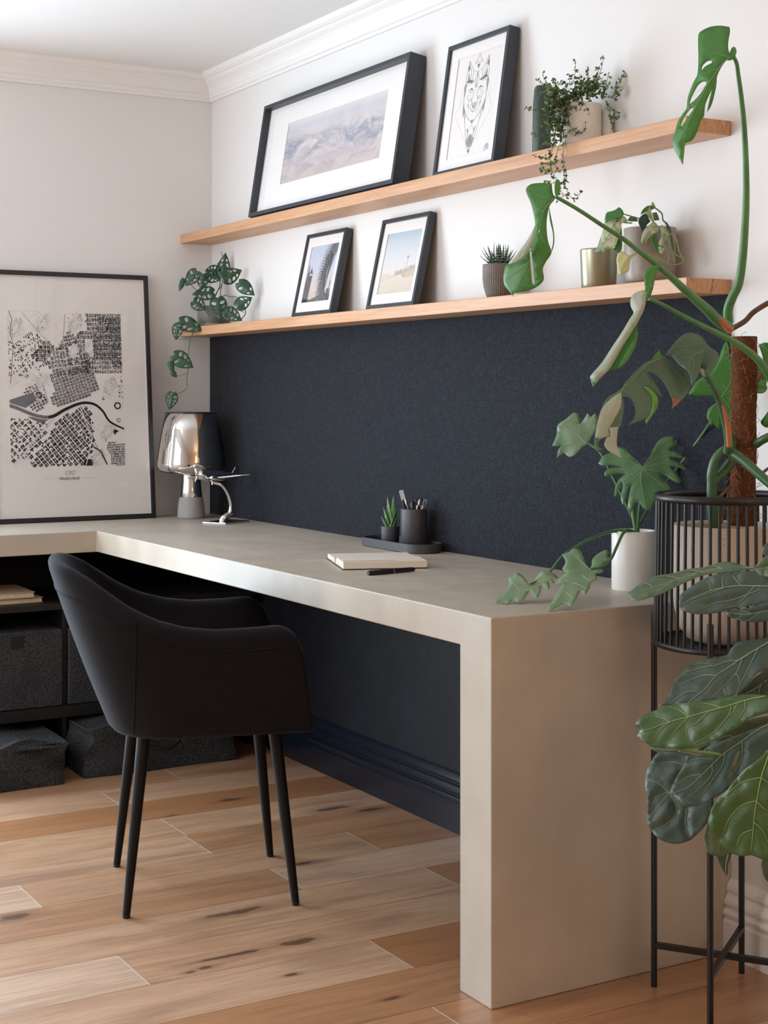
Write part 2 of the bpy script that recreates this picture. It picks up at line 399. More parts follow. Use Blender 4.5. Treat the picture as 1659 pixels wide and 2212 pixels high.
# ================================================================== desk
desk = thing('desk', 'corner desk of pale grey concrete with a thick top and waterfall side', 'desk', (L-.05, -D/2, 0))
hu = H-TT; e_ = -.0008; mb = MB()
V = [(.001,e_,H),(L,e_,H),(L,-D,H),(DL,-D,H),(DL,-1.14,H),(.001,-1.14,H), (.001,e_,hu),(L-TL,e_,hu),(L-TL,-D,hu),(DL,-D,hu),(DL,-1.14,hu),(.001,-1.14,hu), (L,e_,0),(L,-D,0),(L-TL,e_,0),(L-TL,-D,0)]
mb.add(V, [(0,5,4,3,2,1),(6,7,8,9,10,11),(1,2,13,12),(2,3,9,8,15,13),(7,14,15,8),(0,1,12,14,7,6),(14,12,13,15),(3,4,10,9),(4,5,11,10),(5,0,6,11)])
mb.build('worktop', M['concrete'], desk, True, bevel=.003)
mb = MB(); mb.box((.03, -1.137, 0), (.28, -1.117, hu-.0005)); mb.build('end_support', M['blackcab'], desk, True)
# fabric pinboard between the desk and the lower shelf
mb = MB(); mb.box((.002, -.010, H), (L, -.0005, Z1)); tag(mb.build('pinboard', M['pin'], bevel=.002), 'navy woven fabric pinboard on the wall between desk and lower shelf', 'pinboard')

# ================================================================== shelves
def shelf(label, z):
    mb = MB(); mb.box((.0005, -SD, z), (L, -.0005, z+ST), 0)
    mb.mi[3] = 1
    o = mb.build('floating_shelf', [M['shelfwood'], M['endgrain']], bevel=.0012, bseg=1)
    tag(o, label, 'shelf', 'oak wall shelves'); return o
shelf('upper oak shelf holding the two large black frames', Z2)
shelf('lower oak shelf just above the navy pinboard', Z1)

# ================================================================== shelving under the left part of the desk
CX = .44
cab = thing('shelving_unit', 'low black open shelving unit under the left part of the desk', 'shelf unit', (.22, -.53, 0))
zb_, zt_ = .165, .505
for y in (-.05, -.697, -1.104):
    mb = MB(); mb.box((.004, y-.0065, 0.0), (CX-.005, y+.0065, zt_)); mb.build('upright_panel', M['blackcab'], cab, True, bevel=.001)
for z0, z1 in ((zb_, zb_+.035), (zt_, zt_+.02)):
    mb = MB(); mb.box((.004, -1.1125, z0), (CX+.02, -.04, z1)); mb.build('shelf_board', M['blackcab'], cab, True, bevel=.001)
for y in (-.06, -1.1055):
    mb = MB(); mb.box((.004, y-.0065, zt_+.02), (CX-.03, y+.0065, H-TT)); mb.build('support_panel', M['blackcab'], cab, True, bevel=.001)

# felt bins standing in the unit
def felt_bin(y0, y1, label):
    t = thing('storage_bin', label, 'storage bin', (.23, (y0+y1)/2, zb_+.035), 0, 'felt bins in the shelving unit')
    a, b, z = (y0-y1)/2, (y1-y0)/2, .242
    mb = MB(); mb.box((-.21, a, 0), (.218, b, z)); mb.build('body', M['felt'], t, bevel=.006, bseg=3)
    mb = MB()
    for zz in (.006, z-.006):
        mb = MB(); mb.box((.2175, a+.006, zz-.0018), (.2195, b-.006, zz+.0018)); mb.build('seam', M['felt'], t)
    mb = MB(); mb.box((.217, -.020, z-.048), (.2215, .020, z-.012)); mb.build('pull_tab', M['blackcab'], t, bevel=.001)
felt_bin(-1.005, -.706, 'grey felt bin in the shelving unit below the stacked books')
felt_bin(-.688, -.389, 'grey felt bin in the shelving unit half hidden by the chair back')

def soft_box(name, size, seed, sag=.012, lid=False):
    """slouchy felt box as a subdivided shell with dents"""
    sx, sy, sz = size; bm = bmesh.new(); bmesh.ops.create_cube(bm, size=1)
    bmesh.ops.subdivide_edges(bm, edges=bm.edges, cuts=9, use_grid_fill=True)
    rnd = random.Random(seed); ph = [rnd.uniform(0, 6) for _ in range(8)]
    for v in bm.verts:
        x, y, z = v.co; u = z+.5
        taper = 1-.03*u
        d = sag*(math.sin(7*y+ph[0]+2*u)+.7*math.sin(11*y+5*u+ph[1])) * (.25+u*.8) if abs(x) > .49 else 0
        e = sag*(math.sin(6*x+ph[2]+4*u)+.8*math.sin(5*u*2+ph[3])) * (.2+u) if abs(y) > .49 else 0
        top = sag*.8*(math.sin(8*x+ph[4])+math.sin(9*y+ph[5])) if z > .49 else 0
        crease = -.02*math.exp(-((u-.45)/.18)**2)*math.exp(-((abs(y)-.5)/.12)**2) if abs(x) > .3 else 0
        v.co = ((x*taper)*sx+(d+crease)*(1 if x > 0 else -1), y*taper*sy+e*(1 if y > 0 else -1), u*sz+top*min(1, u*2))
    me = bpy.data.meshes.new(name); bm.to_mesh(me); bm.free()
    for p in me.polygons: p.use_smooth = True
    me.materials.append(M['felt']); o = bpy.data.objects.new(name, me); COL.objects.link(o)
    bv = o.modifiers.new('b', 'BEVEL'); bv.width = .006; bv.segments = 2; bv.limit_method = 'ANGLE'; bv.angle_limit = 1.0
    return o
def felt_basket(loc, size, label, seed, lid):
    t = thing('felt_basket', label, 'basket', loc, 0, 'felt baskets on the floor')
    b = soft_box('body', size, seed); b.parent = t
    if lid:
        l_ = soft_box('lid', (size[0]+.006, size[1]+.008, .014), seed+5, .003); l_.parent = t; l_.location = (0, 0, size[2]-.006); l_.rotation_euler = (0, .03, 0)
    else:
        mb = MB(); n = 40; w_, h_ = size[0]*.96, size[1]*.965
        pts = rrect(w_, h_, .02, 8); pts.append(pts[0])
        mb.tube([(x, y, size[2]+.001+.004*math.sin(9*y+3*x)) for x, y in pts], .0035, 6, smooth=1); mb.build('rim_seam', M['felt'], t)
    return t
felt_basket((.47, -.922, 0), (.33, .325, .128), 'slumped grey felt basket with a lid on the floor at the photo left edge', 3, True)
felt_basket((.445, -.432, 0), (.32, .51, .150), 'open grey felt basket on the floor behind the chair legs', 11, False)
felt_hand = MB(); felt_hand.tube([(.607, -.50, .125), (.622, -.49, .085), (.628, -.44, .07), (.622, -.39, .085), (.607, -.38, .125)], .007, 8)
hb = felt_hand.build('handle', M['blackcab'], bpy.data.objects['felt_basket.001'], True)

# two books on the unit
def book(loc, size, rz, cover, pages, label, ragged=0):
    t = thing('book', label, 'book', loc, rz, 'books stacked on the shelving unit')
    sx, sy, sz = size; mb = MB()
    mb.box((-sx/2+.003, -sy/2+.003, .002), (sx/2-.004, sy/2-.003, sz-.002)); mb.build('pages', pages, t)
    mb = MB(); mb.box((-sx/2, -sy/2, 0), (sx/2, sy/2, .002)); mb.box((-sx/2, -sy/2, sz-.002), (sx/2, sy/2, sz)); mb.box((-sx/2-.001, -sy/2, 0), (-sx/2+.002, sy/2, sz))
    mb.build('cover', cover, t, bevel=.0006, bseg=1)
kraft = plain('kraft_cover', (.40, .27, .17), .8, var=.1, vscale=20); pap = plain('aged_pages', (.62, .50, .36), .85, var=.12, vscale=60)
tanc = plain('tan_cover', (.50, .37, .26), .75, var=.06)
book((.30, -.93, zt_+.0205), (.24, .33, .017), .06, kraft, pap, 'worn kraft notebook with ragged edges under the other book', 1)
book((.305, -.935, zt_+.038), (.22, .30, .018), -.02, tanc, pap, 'tan hardback lying topmost on the shelving unit under the desk')

# ================================================================== chair
def chair():
    t = thing('armchair', 'charcoal fabric tub chair with tapered black legs pulled up to the desk', 'chair', (1.731, -.786, 0), math.radians(-17.135))
    z0, seat = .405, .455
    def ease(x): x = max(0, min(1, x)); return x*x*(3-2*x)
    def toph(F):                                    # height of the rim along the side, by distance from the back
        return float(np.interp(F, [-.42,-.38,-.335,-.29,-.24,-.185,-.13,-.07,0,.08,.16,.22], [.805,.80,.787,.768,.738,.703,.677,.660,.652,.654,.659,.659]))
    def plan(s, z):
        k = (z-z0)/(.80-z0)
        Fb = -.226-.145*k; Ff = .228-.040*max(0, min(1, (z-z0)/.25)); W = .245+.035*min(1, (z-z0)/.22)-.05*max(0, (z-.66)/.14)
        a = .19; Fc = Fb+a; straight = Ff-Fc
        # arc length split fixed so seams stay aligned
        if s < .3: return Vector((W, Ff-straight*s/.3, 0))
        if s > .7: return Vector((-W, Ff-straight*(1-s)/.3, 0))
        th = (s-.3)/.4*PI; e = 2/3.2
        cx = math.copysign(abs(math.cos(th))**e, math.cos(th)); cy = abs(math.sin(th))**e
        return Vector((W*cx, Fc-a*cy, 0))
    N = 97; rows = []
    S = [i/(N-1) for i in range(N)]
    for s in S:
        z = .66
        for _ in range(12): z = toph(plan(s, z).y)
        # rounded front corners of the arms
        pf = plan(s, z); df = (plan(0, .66).y-.0)-pf.y
        end = min(s, 1-s)/.3
        r = .055; dist = end*.30
        if dist < r: z -= r-math.sqrt(max(0, r*r-(r-dist)**2))
        ring = []
        def off(zz, d):
            e = 1e-3; a = plan(max(0, s-e), zz); b = plan(min(1, s+e), zz); tt = (b-a).normalized(); nn = Vector((tt.y, -tt.x, 0))
            if nn.dot(plan(s, zz)-Vector((0, .02, 0))) > 0: nn = -nn
            p = plan(s, zz)+nn*d; return Vector((p.x, p.y, zz))
        th = .046
        zr = z-.024
        ring.append(off(z0, .016)); ring.append(off(z0+.003, .006)); ring.append(off(z0+.012, .001)); ring.append(off(z0+.035, 0))
        for k in range(1, 9): ring.append(off(z0+.035+(zr-z0-.035)*k/8, -.004*math.sin(PI*k/8)))
        for k in range(1, 8):
            a = PI*k/8; ring.append(off(zr+.024*math.sin(a), th/2-th/2*math.cos(a)))
        for k in range(0, 7):
            f = k/6; ring.append(off(zr+(seat-.01-zr)*f, th+.02*math.sin(f*PI)*.6+.02*f))
        rows.append(ring)
    mb = MB(); n = len(rows[0]); vs = [v for r in rows for v in r]
    fs = [(i*n+k, (i+1)*n+k, (i+1)*n+k+1, i*n+k+1) for i in range(N-1) for k in range(n-1)]
    mb.add(vs, fs, 0, True)
    mb.add(rows[0], [tuple(range(n))], 0, True); mb.add(rows[-1], [tuple(range(n))], 0, True)
    mb.build('shell', M['chairfab'], t, weld=True)
    # seams: piping line below the rim and the two upright back seams
    mb = MB()
    mb.tube([rows[i][10]+(rows[i][10]-Vector((0, .02, rows[i][10].z))).normalized()*.0008 for i in range(2, N-2)], .0014, 5, smooth=1)
    mb.build('seam', M['chairfab'], t)
    for half in (range(0, N//2), range(N//2+1, N)):
        pts = []
        for k in range(2, 12):
            hl = list(half)
            for q0, q1 in zip(hl, hl[1:]):
                ya, yb = rows[q0][k].y+.178, rows[q1][k].y+.178
                if ya*yb <= 0 and abs(ya-yb) > 1e-9: v = rows[q0][k].lerp(rows[q1][k], ya/(ya-yb)); break
            pts.append(v+(v-Vector((0, .02, v.z))).normalized()*.0006)
        mb = MB(); mb.tube(pts, .0013, 5, smooth=3); mb.build('seam', M['chairfab'], t)
    mb = MB(); pts = [plan(s, seat) for s in S]; poly = [(p.x*.86, .02+(p.y-.02)*.86) for p in pts]
    poly = [(x, min(y, .22)) for x, y in poly]
    mb.prism(poly, z0+.005, seat+.03); mb.build('seat', M['chairfab'], t, bevel=.02, bseg=4)
    mb = MB(); mb.prism([(x*.8, .01+y*.8) for x, y in poly], z0-.012, z0+.008); mb.build('underframe', M['black'], t)
    for sx in (-1, 1):
        for sy in (-1, 1):
            mb = MB(); top = Vector((sx*.150, sy*.150-.0, z0)); bot = Vector((sx*.193, sy*.193, .006))
            mb.tube([top, top.lerp(bot, .5), bot], [.0160, .0128, .0088], 16, smooth=2)
            lg = mb.build('leg', M['black'], t)
            mb = MB(); mb.lathe([(.0080, 0), (.0089, .001), (.0089, .008)], (bot.x, bot.y, 0), 16); mb.build('foot_cap', M['blackcab'], lg)
chair()

# ================================================================== framed pictures
def clip_poly(poly, r):
    u0, v0, u1, v1 = r
    for ax, lim, sgn in ((0, u0, 1), (0, u1, -1), (1, v0, 1), (1, v1, -1)):
        out = []
        for i in range(len(poly)):
            a, b = poly[i-1], poly[i]; ia, ib = (a[ax]-lim)*sgn >= 0, (b[ax]-lim)*sgn >= 0
            if ia != ib:
                t = (lim-a[ax])/(b[ax]-a[ax]); out.append((a[0]+(b[0]-a[0])*t, a[1]+(b[1]-a[1])*t))
            if ib: out.append(b)
        poly = out
        if len(poly) < 3: return []
    return poly
class Flat:
    """flat inked shapes on a sheet, all in the sheet's own metres"""
    def __init__(s, rect): s.r = rect; s.mb = MB(); s.k = 0
    def poly(s, p, m, lift=.0004, clip=None):
        p = clip_poly(list(p), clip or s.r)
        if len(p) < 3: return
        s.k += 1
        ar = sum(p[i-1][0]*p[i][1]-p[i][0]*p[i-1][1] for i in range(len(p)))
        if ar < 0: p = p[::-1]
        s.mb.add([(x, y, lift+3e-8*(s.k % 997)) for x, y in p], [tuple(range(len(p)))], m)
    def line(s, pts, w_, m, lift=.0005):
        for a, b in zip(pts, pts[1:]):
            dx, dy = b[0]-a[0], b[1]-a[1]; l_ = math.hypot(dx, dy)
            if l_ < 1e-7: continue
            nx, ny = -dy/l_*w_/2, dx/l_*w_/2; ex, ey = dx/l_*w_*.25, dy/l_*w_*.25
            s.poly([(a[0]-ex+nx, a[1]-ey+ny), (a[0]-ex-nx, a[1]-ey-ny), (b[0]+ex-nx, b[1]+ey-ny), (b[0]+ex+nx, b[1]+ey+ny)], m, lift)
    def ring(s, c, r, w_, m, n=24, sx=1): s.line([(c[0]+sx*r*math.cos(2*PI*i/n), c[1]+r*math.sin(2*PI*i/n)) for i in range(n+1)], w_, m)
def ink(name, c): return plain(name, c, .85, spec=.2)
def glass_mat():
    m = bpy.data.materials.new('picture_glass'); m.use_nodes = True; t = m.node_tree; t.nodes.clear()
    o = t.nodes.new('ShaderNodeOutputMaterial'); mx = t.nodes.new('ShaderNodeMixShader'); tr = t.nodes.new('ShaderNodeBsdfTransparent'); gl = t.nodes.new('ShaderNodeBsdfGlossy'); fr = t.nodes.new('ShaderNodeFresnel')
    ge = t.nodes.new('ShaderNodeNewGeometry'); ma = t.nodes.new('ShaderNodeMapRange'); ma.inputs[3].default_value = 1.45; ma.inputs[4].default_value = 1/1.45; t.links.new(ge.outputs['Backfacing'], ma.inputs[0]); t.links.new(ma.outputs[0], fr.inputs[0]); gl.inputs['Roughness'].default_value = .01
    t.links.new(fr.outputs[0], mx.inputs[0]); t.links.new(tr.outputs[0], mx.inputs[1]); t.links.new(gl.outputs[0], mx.inputs[2]); t.links.new(mx.outputs[0], o.inputs[0]); return m
M['glass'] = glass_mat()
def frame_mats(O, Uv, V, N):
    R = Matrix((Uv, V, N)).transposed().to_4x4(); return Matrix.Translation(O) @ R
def put(mb, Mx): mb.v = [tuple(Mx @ Vector(v)) for v in mb.v]; return mb
def picture(label, Mx, W_, H_, dep, bw, matw, mat_hole, fm, draw, group=None, name='picture_frame', bottom=None, glass=True):
    """frame lying in (u,v) with depth along w; mat_hole = window of the mat (u0,v0,u1,v1)"""
    t = thing(name, label, 'picture', tuple(Mx @ Vector((W_/2, 0, 0))), 0, group)
    mb = MB(); bb = bottom or bw
    o = [(0, 0), (W_, 0), (W_, H_), (0, H_)]; i = [(bw, bb), (W_-bw, bb), (W_-bw, H_-bw), (bw, H_-bw)]
    vs = [(x, y, z) for z in (0, dep) for x, y in o]+[(x, y, z) for z in (0, dep) for x, y in i]
    fs = []
    for k in range(4):
        j = (k+1) % 4
        fs += [(k, j, 4+j, 4+k), (8+j, 8+k, 12+k, 12+j), (4+k, 4+j, 12+j, 12+k), (j, k, 8+k, 8+j)]
    mb.add(vs, fs); put(mb, Mx).build('frame', fm, t, True, bevel=.0012)
    u0, v0, u1, v1 = mat_hole; a, b, c, d = bw, bb, W_-bw, H_-bw; th = .0015
    mb = MB(); q = [(a, b), (c, b), (c, d), (a, d)]; h = [(u0, v0), (u1, v0), (u1, v1), (u0, v1)]; ch = .0012
    h2 = [(u0+ch, v0+ch), (u1-ch, v0+ch), (u1-ch, v1-ch), (u0+ch, v1-ch)]
    mb.add([(x, y, matw) for x, y in q]+[(x, y, matw) for x, y in h]+[(x, y, matw-th) for x, y in h2], [f for k in range(4) for f in ((k, (k+1) % 4, 4+(k+1) % 4, 4+k), (4+k, 4+(k+1) % 4, 8+(k+1) % 4, 8+k))])
    put(mb, Mx).build('mat_board', M['mat'], t, True)
    mb = MB(); mb.box((.002, .002, .001), (W_-.002, H_-.002, matw-th-.0012)); put(mb, Mx).build('backing', M['framebk'], t, True)
    F = Flat((u0-.001, v0-.001, u1+.001, v1+.001)); mats = draw(F)
    F.mb.v = [(x, y, z+matw-th-.0008) for x, y, z in F.mb.v]
    put(F.mb, Mx).build('print', mats, t, True, keep=True)
    if glass:
        mb = MB(); z = matw+.0015; mb.add([(a, b, z), (c, b, z), (c, d, z), (a, d, z)], [(0, 1, 2, 3)]); put(mb, Mx).build('glass_pane', M['glass'], t, True, keep=True)
    return t
def leanM(x0, yb, zs, a): return frame_mats(Vector((x0, yb, zs)), Vector((1, 0, 0)), Vector((0, math.sin(a), math.cos(a))), Vector((0, -math.cos(a), math.sin(a))))

# --- 1 aerial landscape in a deep box frame
def draw_aerial(F):
    t = NT('aerial_print')
    # printed picture: hazy plain with pale mineral swirls and blue-grey patches
    v = t.mapping((5, 1, 13)); n1 = t.noise(v, 1.1, 6, .6, 1.4); n2 = t.noise(t.mapping((10, 1, 46), (0, .25, 0)), 1.3, 5, .65, 2.2)
    sep = t.n('ShaderNodeSeparateXYZ'); t.l(t.obj(), sep.inputs[0])
    zz = t.math('MULTIPLY', t.math('ADD', sep.outputs[2], -.095), 1/.2)
    band = t.ramp(zz, [(.0, (.25,)*3), (.35, (.75,)*3), (.62, (1,)*3), (.78, (.15,)*3), (1, (.1,)*3)])
    base = t.ramp(zz, [(0, (.56, .47, .44)), (.45, (.60, .53, .53)), (.75, (.64, .58, .58)), (.9, (.56, .57, .62)), (1, (.70, .65, .66))])
    c = t.mix(t.math('MULTIPLY', t.ramp(n1, [(.42, (0,)*3), (.62, (1,)*3)]), band), base, (.22, .26, .36))
    c = t.mix(t.math('MULTIPLY', t.ramp(n2, [(.5, (0,)*3), (.7, (.75,)*3)]), band), c, (.74, .68, .66)); t.col(c); t.set(Roughness=.6)
    F.poly([(0, 0), (2, 0), (2, 2), (0, 2)], 0, .0)
    g = ink('pale_grey_ink', (.40, .37, .36))
    for k in range(3): F.ring((.46, .118), .006+.0055*k, .0006, 1, 28, 3.2)
    for k in range(16):
        a = 2*PI*k/16; F.line([(.46+.02*math.cos(a), .118+.006*math.sin(a)), (.46+.052*math.cos(a), .118+.0165*math.sin(a))], .0005, 1)
    wv = ink('white_print', (.66, .62, .62))
    for k in range(7): F.line([(.60+.17*math.cos(th)*(1-.07*k), .205-.045*math.sin(th)*(1-.09*k)+.004*math.sin(9*th+k)) for th in np.linspace(-.3, 1.3, 24)], .0011, 2)
    for k in range(26):
        u = .25+.02*k; F.line([(u, .155+.012*math.sin(k)), (u+.035, .185+.008*math.sin(k*2.3))], .0006, 2)
    return [t.m, g, wv]
picture('long black box frame with a pale aerial landscape print on the upper shelf', leanM(.5486, -.0617, Z2+ST, .1592), .9359, .3752, .0521, .0125, .029, (.158, .096, .797, .299), M['frame'], draw_aerial, 'framed pictures on the shelves')

# --- 2 geometric wolf drawing
def draw_wolf(F):
    pp = ink('drawing_paper', (.80, .77, .745)); lg = ink('graphite', (.30, .31, .32)); md = ink('dark_graphite', (.17, .18, .19)); lt = ink('faint_graphite', (.52, .51, .50))
    s = .0128; c = .1515
    def P(u, v): return (u+s, v)
    F.poly([(0, 0), (1, 0), (1, 1), (0, 1)], 0, 0)
    def sym(pts, w_=.0009, m=1):
        F.line([(c+u, v) for u, v in pts], w_, m); F.line([(c-u, v) for u, v in pts], w_, m)
    def symp(pts, m):
        F.poly([(c+u, v) for u, v in pts], m); F.poly([(c-u, v) for u, v in pts], m)
    F.line([(c, .3135), (c-.019, .290), (c+.019, .290), (c, .3135)], .0009, 1); F.line([(c, .305), (c-.011, .2925), (c+.011, .2925), (c, .305)], .0006, 3)
    F.poly([(c-.007, .286), (c+.007, .286), (c, .274)], 2)
    sym([(.046, .302), (.020, .270), (.012, .268), (0, .266)]); sym([(.046, .302), (.054, .258), (.050, .240), (.044, .232)]); sym([(.046, .302), (.030, .262), (.034, .246)]); sym([(.020, .270), (.024, .243), (.052, .244)])
    symp([(.047, .293), (.040, .281), (.046, .272), (.049, .282)], 2); symp([(.044, .270), (.037, .256), (.040, .245), (.046, .254)], 1); symp([(.052, .244), (.020, .238), (.016, .243), (.040, .252)], 2); symp([(.052, .244), (.058, .234), (.054, .206), (.048, .224)], 1)
    sym([(0, .266), (.010, .246), (.003, .222), (0, .238)]); sym([(.010, .246), (.022, .238), (.048, .236), (.050, .222)]); F.poly([(c-.0012, .262), (c+.0012, .262), (c, .222)], 2)
    symp([(.010, .217), (.020, .225), (.033, .221), (.024, .2205), (.016, .219)], 2); sym([(.012, .216), (.024, .213), (.034, .221)]); sym([(.018, .212), (.026, .204), (.038, .210)], .0006, 3)
    sym([(.006, .216), (.013, .192), (.017, .170), (.011, .162), (0, .1585)]); sym([(.013, .192), (.026, .190), (.040, .206)]); sym([(.050, .222), (.053, .190), (.045, .172), (.030, .150), (0, .127)], .0012); sym([(.030, .196), (.030, .176), (.018, .150)], .0006, 3)
    symp([(.053, .190), (.049, .150), (.040, .166), (.045, .174)], 1); symp([(.024, .200), (.016, .188), (.016, .196)], 3); symp([(.031, .182), (.024, .170), (.027, .184)], 1)
    F.poly([(c-.010, .184), (c+.010, .184), (c+.007, .172), (c, .168), (c-.007, .172)], 3); F.line([(c-.009, .180), (c-.006, .172), (c, .169), (c+.006, .172), (c+.009, .180)], .0022, 2); F.ring((c, .1625), .005, .0008, 1, 14, 1.6)
    symp([(.006, .138), (.0, .127), (0, .134)], 2); sym([(.045, .172), (.040, .150), (.012, .064), (0, .0555)]); sym([(0, .123), (.016, .104), (.006, .092)], .0007)
    sym([(.018, .118), (.012, .098), (.016, .090)], .0007); symp([(.022, .116), (.012, .110), (.014, .100)], 1)
    for k in range(15): u = .002+.0015*k; sym([(u*.85, .098-.001*k), (u*.30, .070-.0004*k)], .0007, 1)
    F.poly([(c-.008, .078), (c, .100), (c+.008, .078), (c, .0575)], 1); F.poly([(c-.006, .056), (c+.006, .056), (c, .0455)], 2)
    for k in range(9): sym([(.049-.0012*k, .178-.003*k), (.041-.0010*k, .160-.004*k)], .0006, 1)
    sym([(.050, .218), (.087, .160), (.010, .064)], .0005, 3); sym([(.046, .252), (.075, .205), (.050, .170)], .0004, 3)
    F.line([(.222, .047), (.232, .060), (.226, .052), (.236, .064), (.230, .050), (.242, .062), (.236, .046), (.246, .056)], .0009, 2); F.line([(.224, .044), (.245, .050)], .0009, 2)
    return [pp, lg, md, lt]
picture('black frame with a geometric wolf line drawing on the upper shelf', leanM(1.6494, -.0555, Z2+ST, .1466), .2901, .3596, .0314, .0125, .0248, (.0495, .041, .2565, .318), M['frame'], draw_wolf, 'framed pictures on the shelves')

# --- 3 big wheel silhouette
def sky_print(name, stops, v0, v1):
    t = NT(name); sep = t.n('ShaderNodeSeparateXYZ'); t.l(t.obj(), sep.inputs[0])
    z = t.math('MULTIPLY', t.math('ADD', sep.outputs[2], -v0), 1/(v1-v0)); n_ = t.noise(t.mapping((14, 1, 30)), 1, 4); z = t.math('ADD', z, t.math('MULTIPLY', t.math('ADD', n_, -.5), .12))
    t.col(t.ramp(z, stops)); t.set(Roughness=.7, Specular_IOR_Level=.2); return t.m
def draw_wheel(F):
    sky = sky_print('dusk_sky_print', [(0, (.58, .45, .36)), (.25, (.62, .53, .49)), (.6, (.55, .56, .64)), (1, (.50, .54, .66))], .044, .221)
    dk = ink('silhouette_ink', (.12, .12, .125)); md = ink('truss_ink', (.20, .205, .22)); lt = ink('haze_ink', (.36, .37, .40))
    F.poly([(0, 0), (1, 0), (1, 1), (0, 1)], 0, 0)
    c = (.268, .125)
    rnd = random.Random(4); n = 46; ri, ro = .106, .142
    pt = lambda r, a: (c[0]+r*math.cos(a)*1.0, c[1]+r*math.sin(a)*.98)
    angs = [PI*.45+PI*.95*i/n for i in range(n+1)]
    for r in (ri, ro, (ri+ro)/2): F.line([pt(r, a) for a in angs], .0016, 1)
    for i in range(n):
        a, b = angs[i], angs[i+1]; F.line([pt(ri, a), pt(ro, b)], .0018, 2); F.line([pt(ro, a), pt(ri, b)], .0018, 2); F.line([pt(ri, a), pt(ro, a)], .0013, 1)
        if i % 2 == 0:
            q = pt(ro+.008, a); F.ring(q, .0075, .0014, 3, 10); F.line([pt(ro, a), q], .0012, 2)
    for i in range(26): F.poly([(lambda q: (q[0]+rnd.uniform(-.006, .006), q[1]+rnd.uniform(-.006, .006)))(pt(rnd.uniform(ri, ro), rnd.uniform(PI*.6, PI*1.25))) for _ in range(4)], 2)
    F.poly([(.047, .167), (.051, .162), (.051, .142), (.058, .140), (.058, .130), (.078, .132), (.0735, .044), (.030, .044), (.040, .10)], 1)
    F.poly([(.056, .142), (.064, .152), (.066, .161), (.068, .152), (.076, .142), (.068, .137)], 1); F.line([(.056, .14), (.084, .136)], .002, 1)
    F.poly([(.03, .044), (.03, .058), (.09, .052), (.13, .060), (.16, .072), (.20, .066), (.225, .060), (.225, .044)], 1)
    for k in range(22): u = .12+rnd.random()*.09; h = .06+rnd.random()*.025; F.poly([(u, .044), (u+.006, .044), (u+.005, h), (u+.001, h)], 1)
    F.line([(.2, .05), (.206, .10)], .003, 1); F.poly([(.202, .098), (.210, .098), (.207, .108)], 1)
    return [sky, dk, md, lt]
picture('small black frame with a big wheel silhouette photo, left one on the lower shelf', leanM(.802, -.0592, Z1+ST, .2151), .26, .2672, .0234, .0118, .0178, (.0385, .0435, .2215, .2265), M['frame'], draw_wheel, 'framed pictures on the shelves')

# --- 4 beach
def draw_beach(F):
    sky = sky_print('beach_sky_print', [(0, (.64, .56, .47)), (.30, (.70, .63, .545)), (.40, (.72, .69, .66)), (.62, (.66, .675, .69)), (.85, (.56, .62, .67)), (1, (.43, .535, .62))], .043, .218)
    sand = ink('sand_ink', (.60, .51, .41)); post = ink('post_ink', (.34, .32, .31)); lt = ink('faint_post', (.52, .49, .46))
    F.poly([(0, 0), (1, 0), (1, 1), (0, 1)], 0, 0)
    F.poly([(.14, .098), (.17, .108), (.20, .114), (.24, .118), (.24, .09), (.18, .085)], 1)
    F.line([(.036, .083), (.10, .094), (.16, .099)], .001, 3)
    rnd = random.Random(2)
    for k in range(26):
        u = .118+.105*k/26; b = .098+.012*k/26; F.line([(u, b-.003), (u+rnd.uniform(-.001, .001), b+rnd.uniform(.004, .013))], .0013 if k % 3 else .002, 2 if k % 2 else 3)
    for k in range(5): u = .05+.008*k; F.line([(u, .092), (u, .092+rnd.uniform(.004, .014))], .0008, 3)
    F.line([(.1755, .108), (.1745, .146)], .0011, 3); F.poly([(.169, .1445), (.180, .1445), (.1785, .149), (.171, .149)], 2)
    F.poly([(.163, .088), (.171, .088), (.1685, .100), (.1665, .101)], 2); F.line([(.115, .072), (.137, .077)], .0008, 3)
    return [sky, sand, post, lt]
picture('small black frame with a misty beach photo, right one on the lower shelf', leanM(1.2749, -.0597, Z1+ST, .2165), .2639, .2675, .0208, .0118, .0144, (.0375, .0432, .2285, .2245), M['frame'], draw_beach, 'framed pictures on the shelves')

